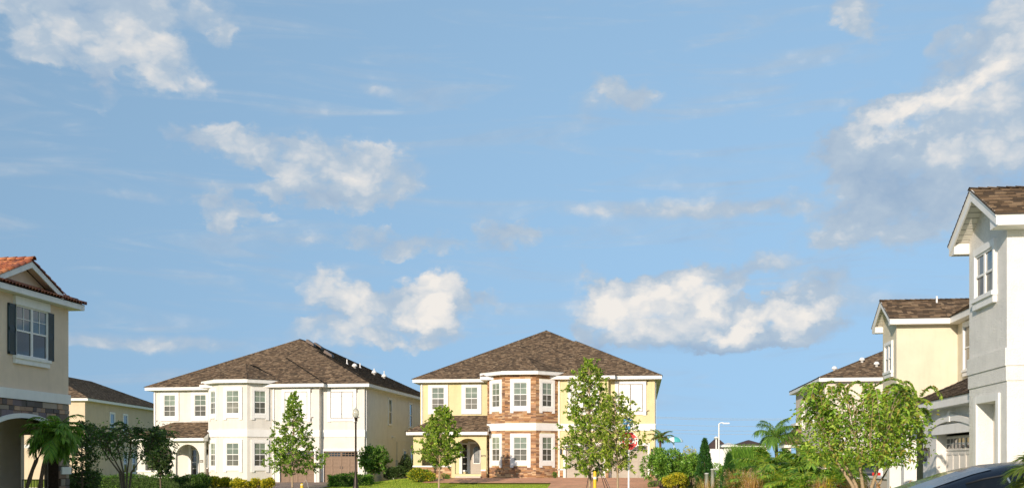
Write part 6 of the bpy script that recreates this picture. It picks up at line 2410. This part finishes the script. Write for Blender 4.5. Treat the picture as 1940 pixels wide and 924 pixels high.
x0, x1 = X_(1340, 112), X_(1378, 112)
fw = tag(empty('white_fence', ((x0 + x1) / 2, 112, 0)), 'white panel fence below the white light pole', 'fence')
zt = at(1360, 852, 112).z
w = (x1 - x0) / 2
for k in range(3):
    MB().box(-w + k * w * 2 / 3 + .06, -w + (k + 1) * w * 2 / 3 - .06, -.03, .03, .08, zt).build('panel', MT['white'], fw)
for k in range(4):
    MB().box(-w + k * w * 2 / 3 - .06, -w + k * w * 2 / 3 + .06, -.07, .07, -.1, zt + .1).build('post', MT['white'], fw)

b = at(1362, 802, 105)
lp = tag(empty('light_pole', (b.x, 105, 0)), 'tall white light pole with a short arm', 'light pole')
MB().lathe([(.11, -.1), (.11, .3), (.085, .35), (.06, b.z)], 10).build('pole', MT['white'], lp, smooth=True)
MB().tube([(0, 0, b.z), (.25, 0, b.z + .12), (.55, 0, b.z + .05)], .05, 6).build('arm', MT['white'], lp)
MB().box(.35, 1.0, -.16, .16, b.z - .02, b.z + .1).build('lamp_head', MT['white'], lp)
b = at(1357, 827, 118)
lp = tag(empty('light_pole', (b.x, 118, 0)), 'shorter cream light pole with a wide cap', 'light pole')
MB().lathe([(.1, -.1), (.09, b.z - .2)], 10).build('pole', MT['trim_c'], lp, smooth=True)
MB().lathe([(.12, -.25), (.25, -.12), (.3, -.1), (.1, .05), (.0, .08)], 12, (0, 0, b.z)).build('lamp_head', MT['white'], lp, smooth=True)

# striped canopy dome
MT['teal'] = mat('teal_canvas', (.08, .42, .42), .7, .1, 3)
MT['canvas'] = mat('pale_blue_canvas', (.62, .75, .82), .7, .08, 3)
b = at(1277, 826, 140)
zt = b.z
um = tag(empty('canopy_dome', (b.x, 140, 0)), 'pale blue and teal domed canopy behind the glossy shrubs', 'canopy')
MB().tube([(0, 0, -.1), (0, 0, zt)], .04, 8).build('pole', MT['sign_white'], um)
for k in range(8):
    mb = MB()
    for i in range(5):
        for jj in range(3):
            q = []
            for (ti, tj) in ((i, jj), (i + 1, jj), (i + 1, jj + 1), (i, jj + 1)):
                ph = math.pi / 2 * ti / 5
                th = 2 * math.pi * (k + tj / 3) / 8
                q.append((1.2 * math.cos(ph) * math.cos(th), 1.2 * math.cos(ph) * math.sin(th), zt - .75 + .75 * math.sin(ph)))
            mb.poly(q)
    mb.build('canvas_panel', MT['canvas' if k % 2 else 'teal'], um)

# power line beyond the houses
pa, pb = Vector((X_(1150, 150), 150, 0)), Vector((X_(1560, 165), 165, 0))
MT['wire'] = mat('overhead_wire', (.55, .57, .6), .5, .1, 4, metal=.3)
for i, (pt, lab) in enumerate(((pa, 'wooden power pole behind the yellow house'), (pb, 'wooden power pole behind the pinkish house'))):
    o = tag(empty('power_pole', pt), lab, 'power pole')
    MB().tube([(0, 0, -.2), (0, 0, 8.6)], [.16, .11], 9).build('pole', MT['bark'], o)
    MB().box(-.08, .08, -1.1, 1.1, 8.2, 8.36).build('crossarm', MT['bark'], o)
    for k in (-1.0, 1.0):
        MB().lathe([(.04, 0), (.06, .06), (.04, .14), (0, .16)], 8, (0, k, 8.36)).build('insulator', MT['white'], o)
for i, (z, dy) in enumerate(((8.45, -1.0), (8.35, 1.0), (7.4, 0), (6.7, 0), (6.2, 0))):
    pts = []
    for k in range(13):
        t = k / 12
        p = pa.lerp(pb, t) + Vector((0, dy, z - .35 * 4 * t * (1 - t)))
        pts.append(p)
    o = MB().tube(pts, .022, 5).build('power_line', MT['wire'], None)
    tag(o, 'thin overhead wire strung between the power poles', 'wire', 'overhead wires behind the houses')

# mulch beds under the hedges
for (a, b_, y0, y1) in ((196, 516, 55.2, 59.3), (626, 704, 62.2, 63.9), (1244, 1314, 59.9, 62.9)):
    patch('planting_bed', [(X_(a, y0), y0), (X_(b_, y0), y0), (X_(b_, y1), y1), (X_(a, y1), y1)], MT['mulch'], .035)
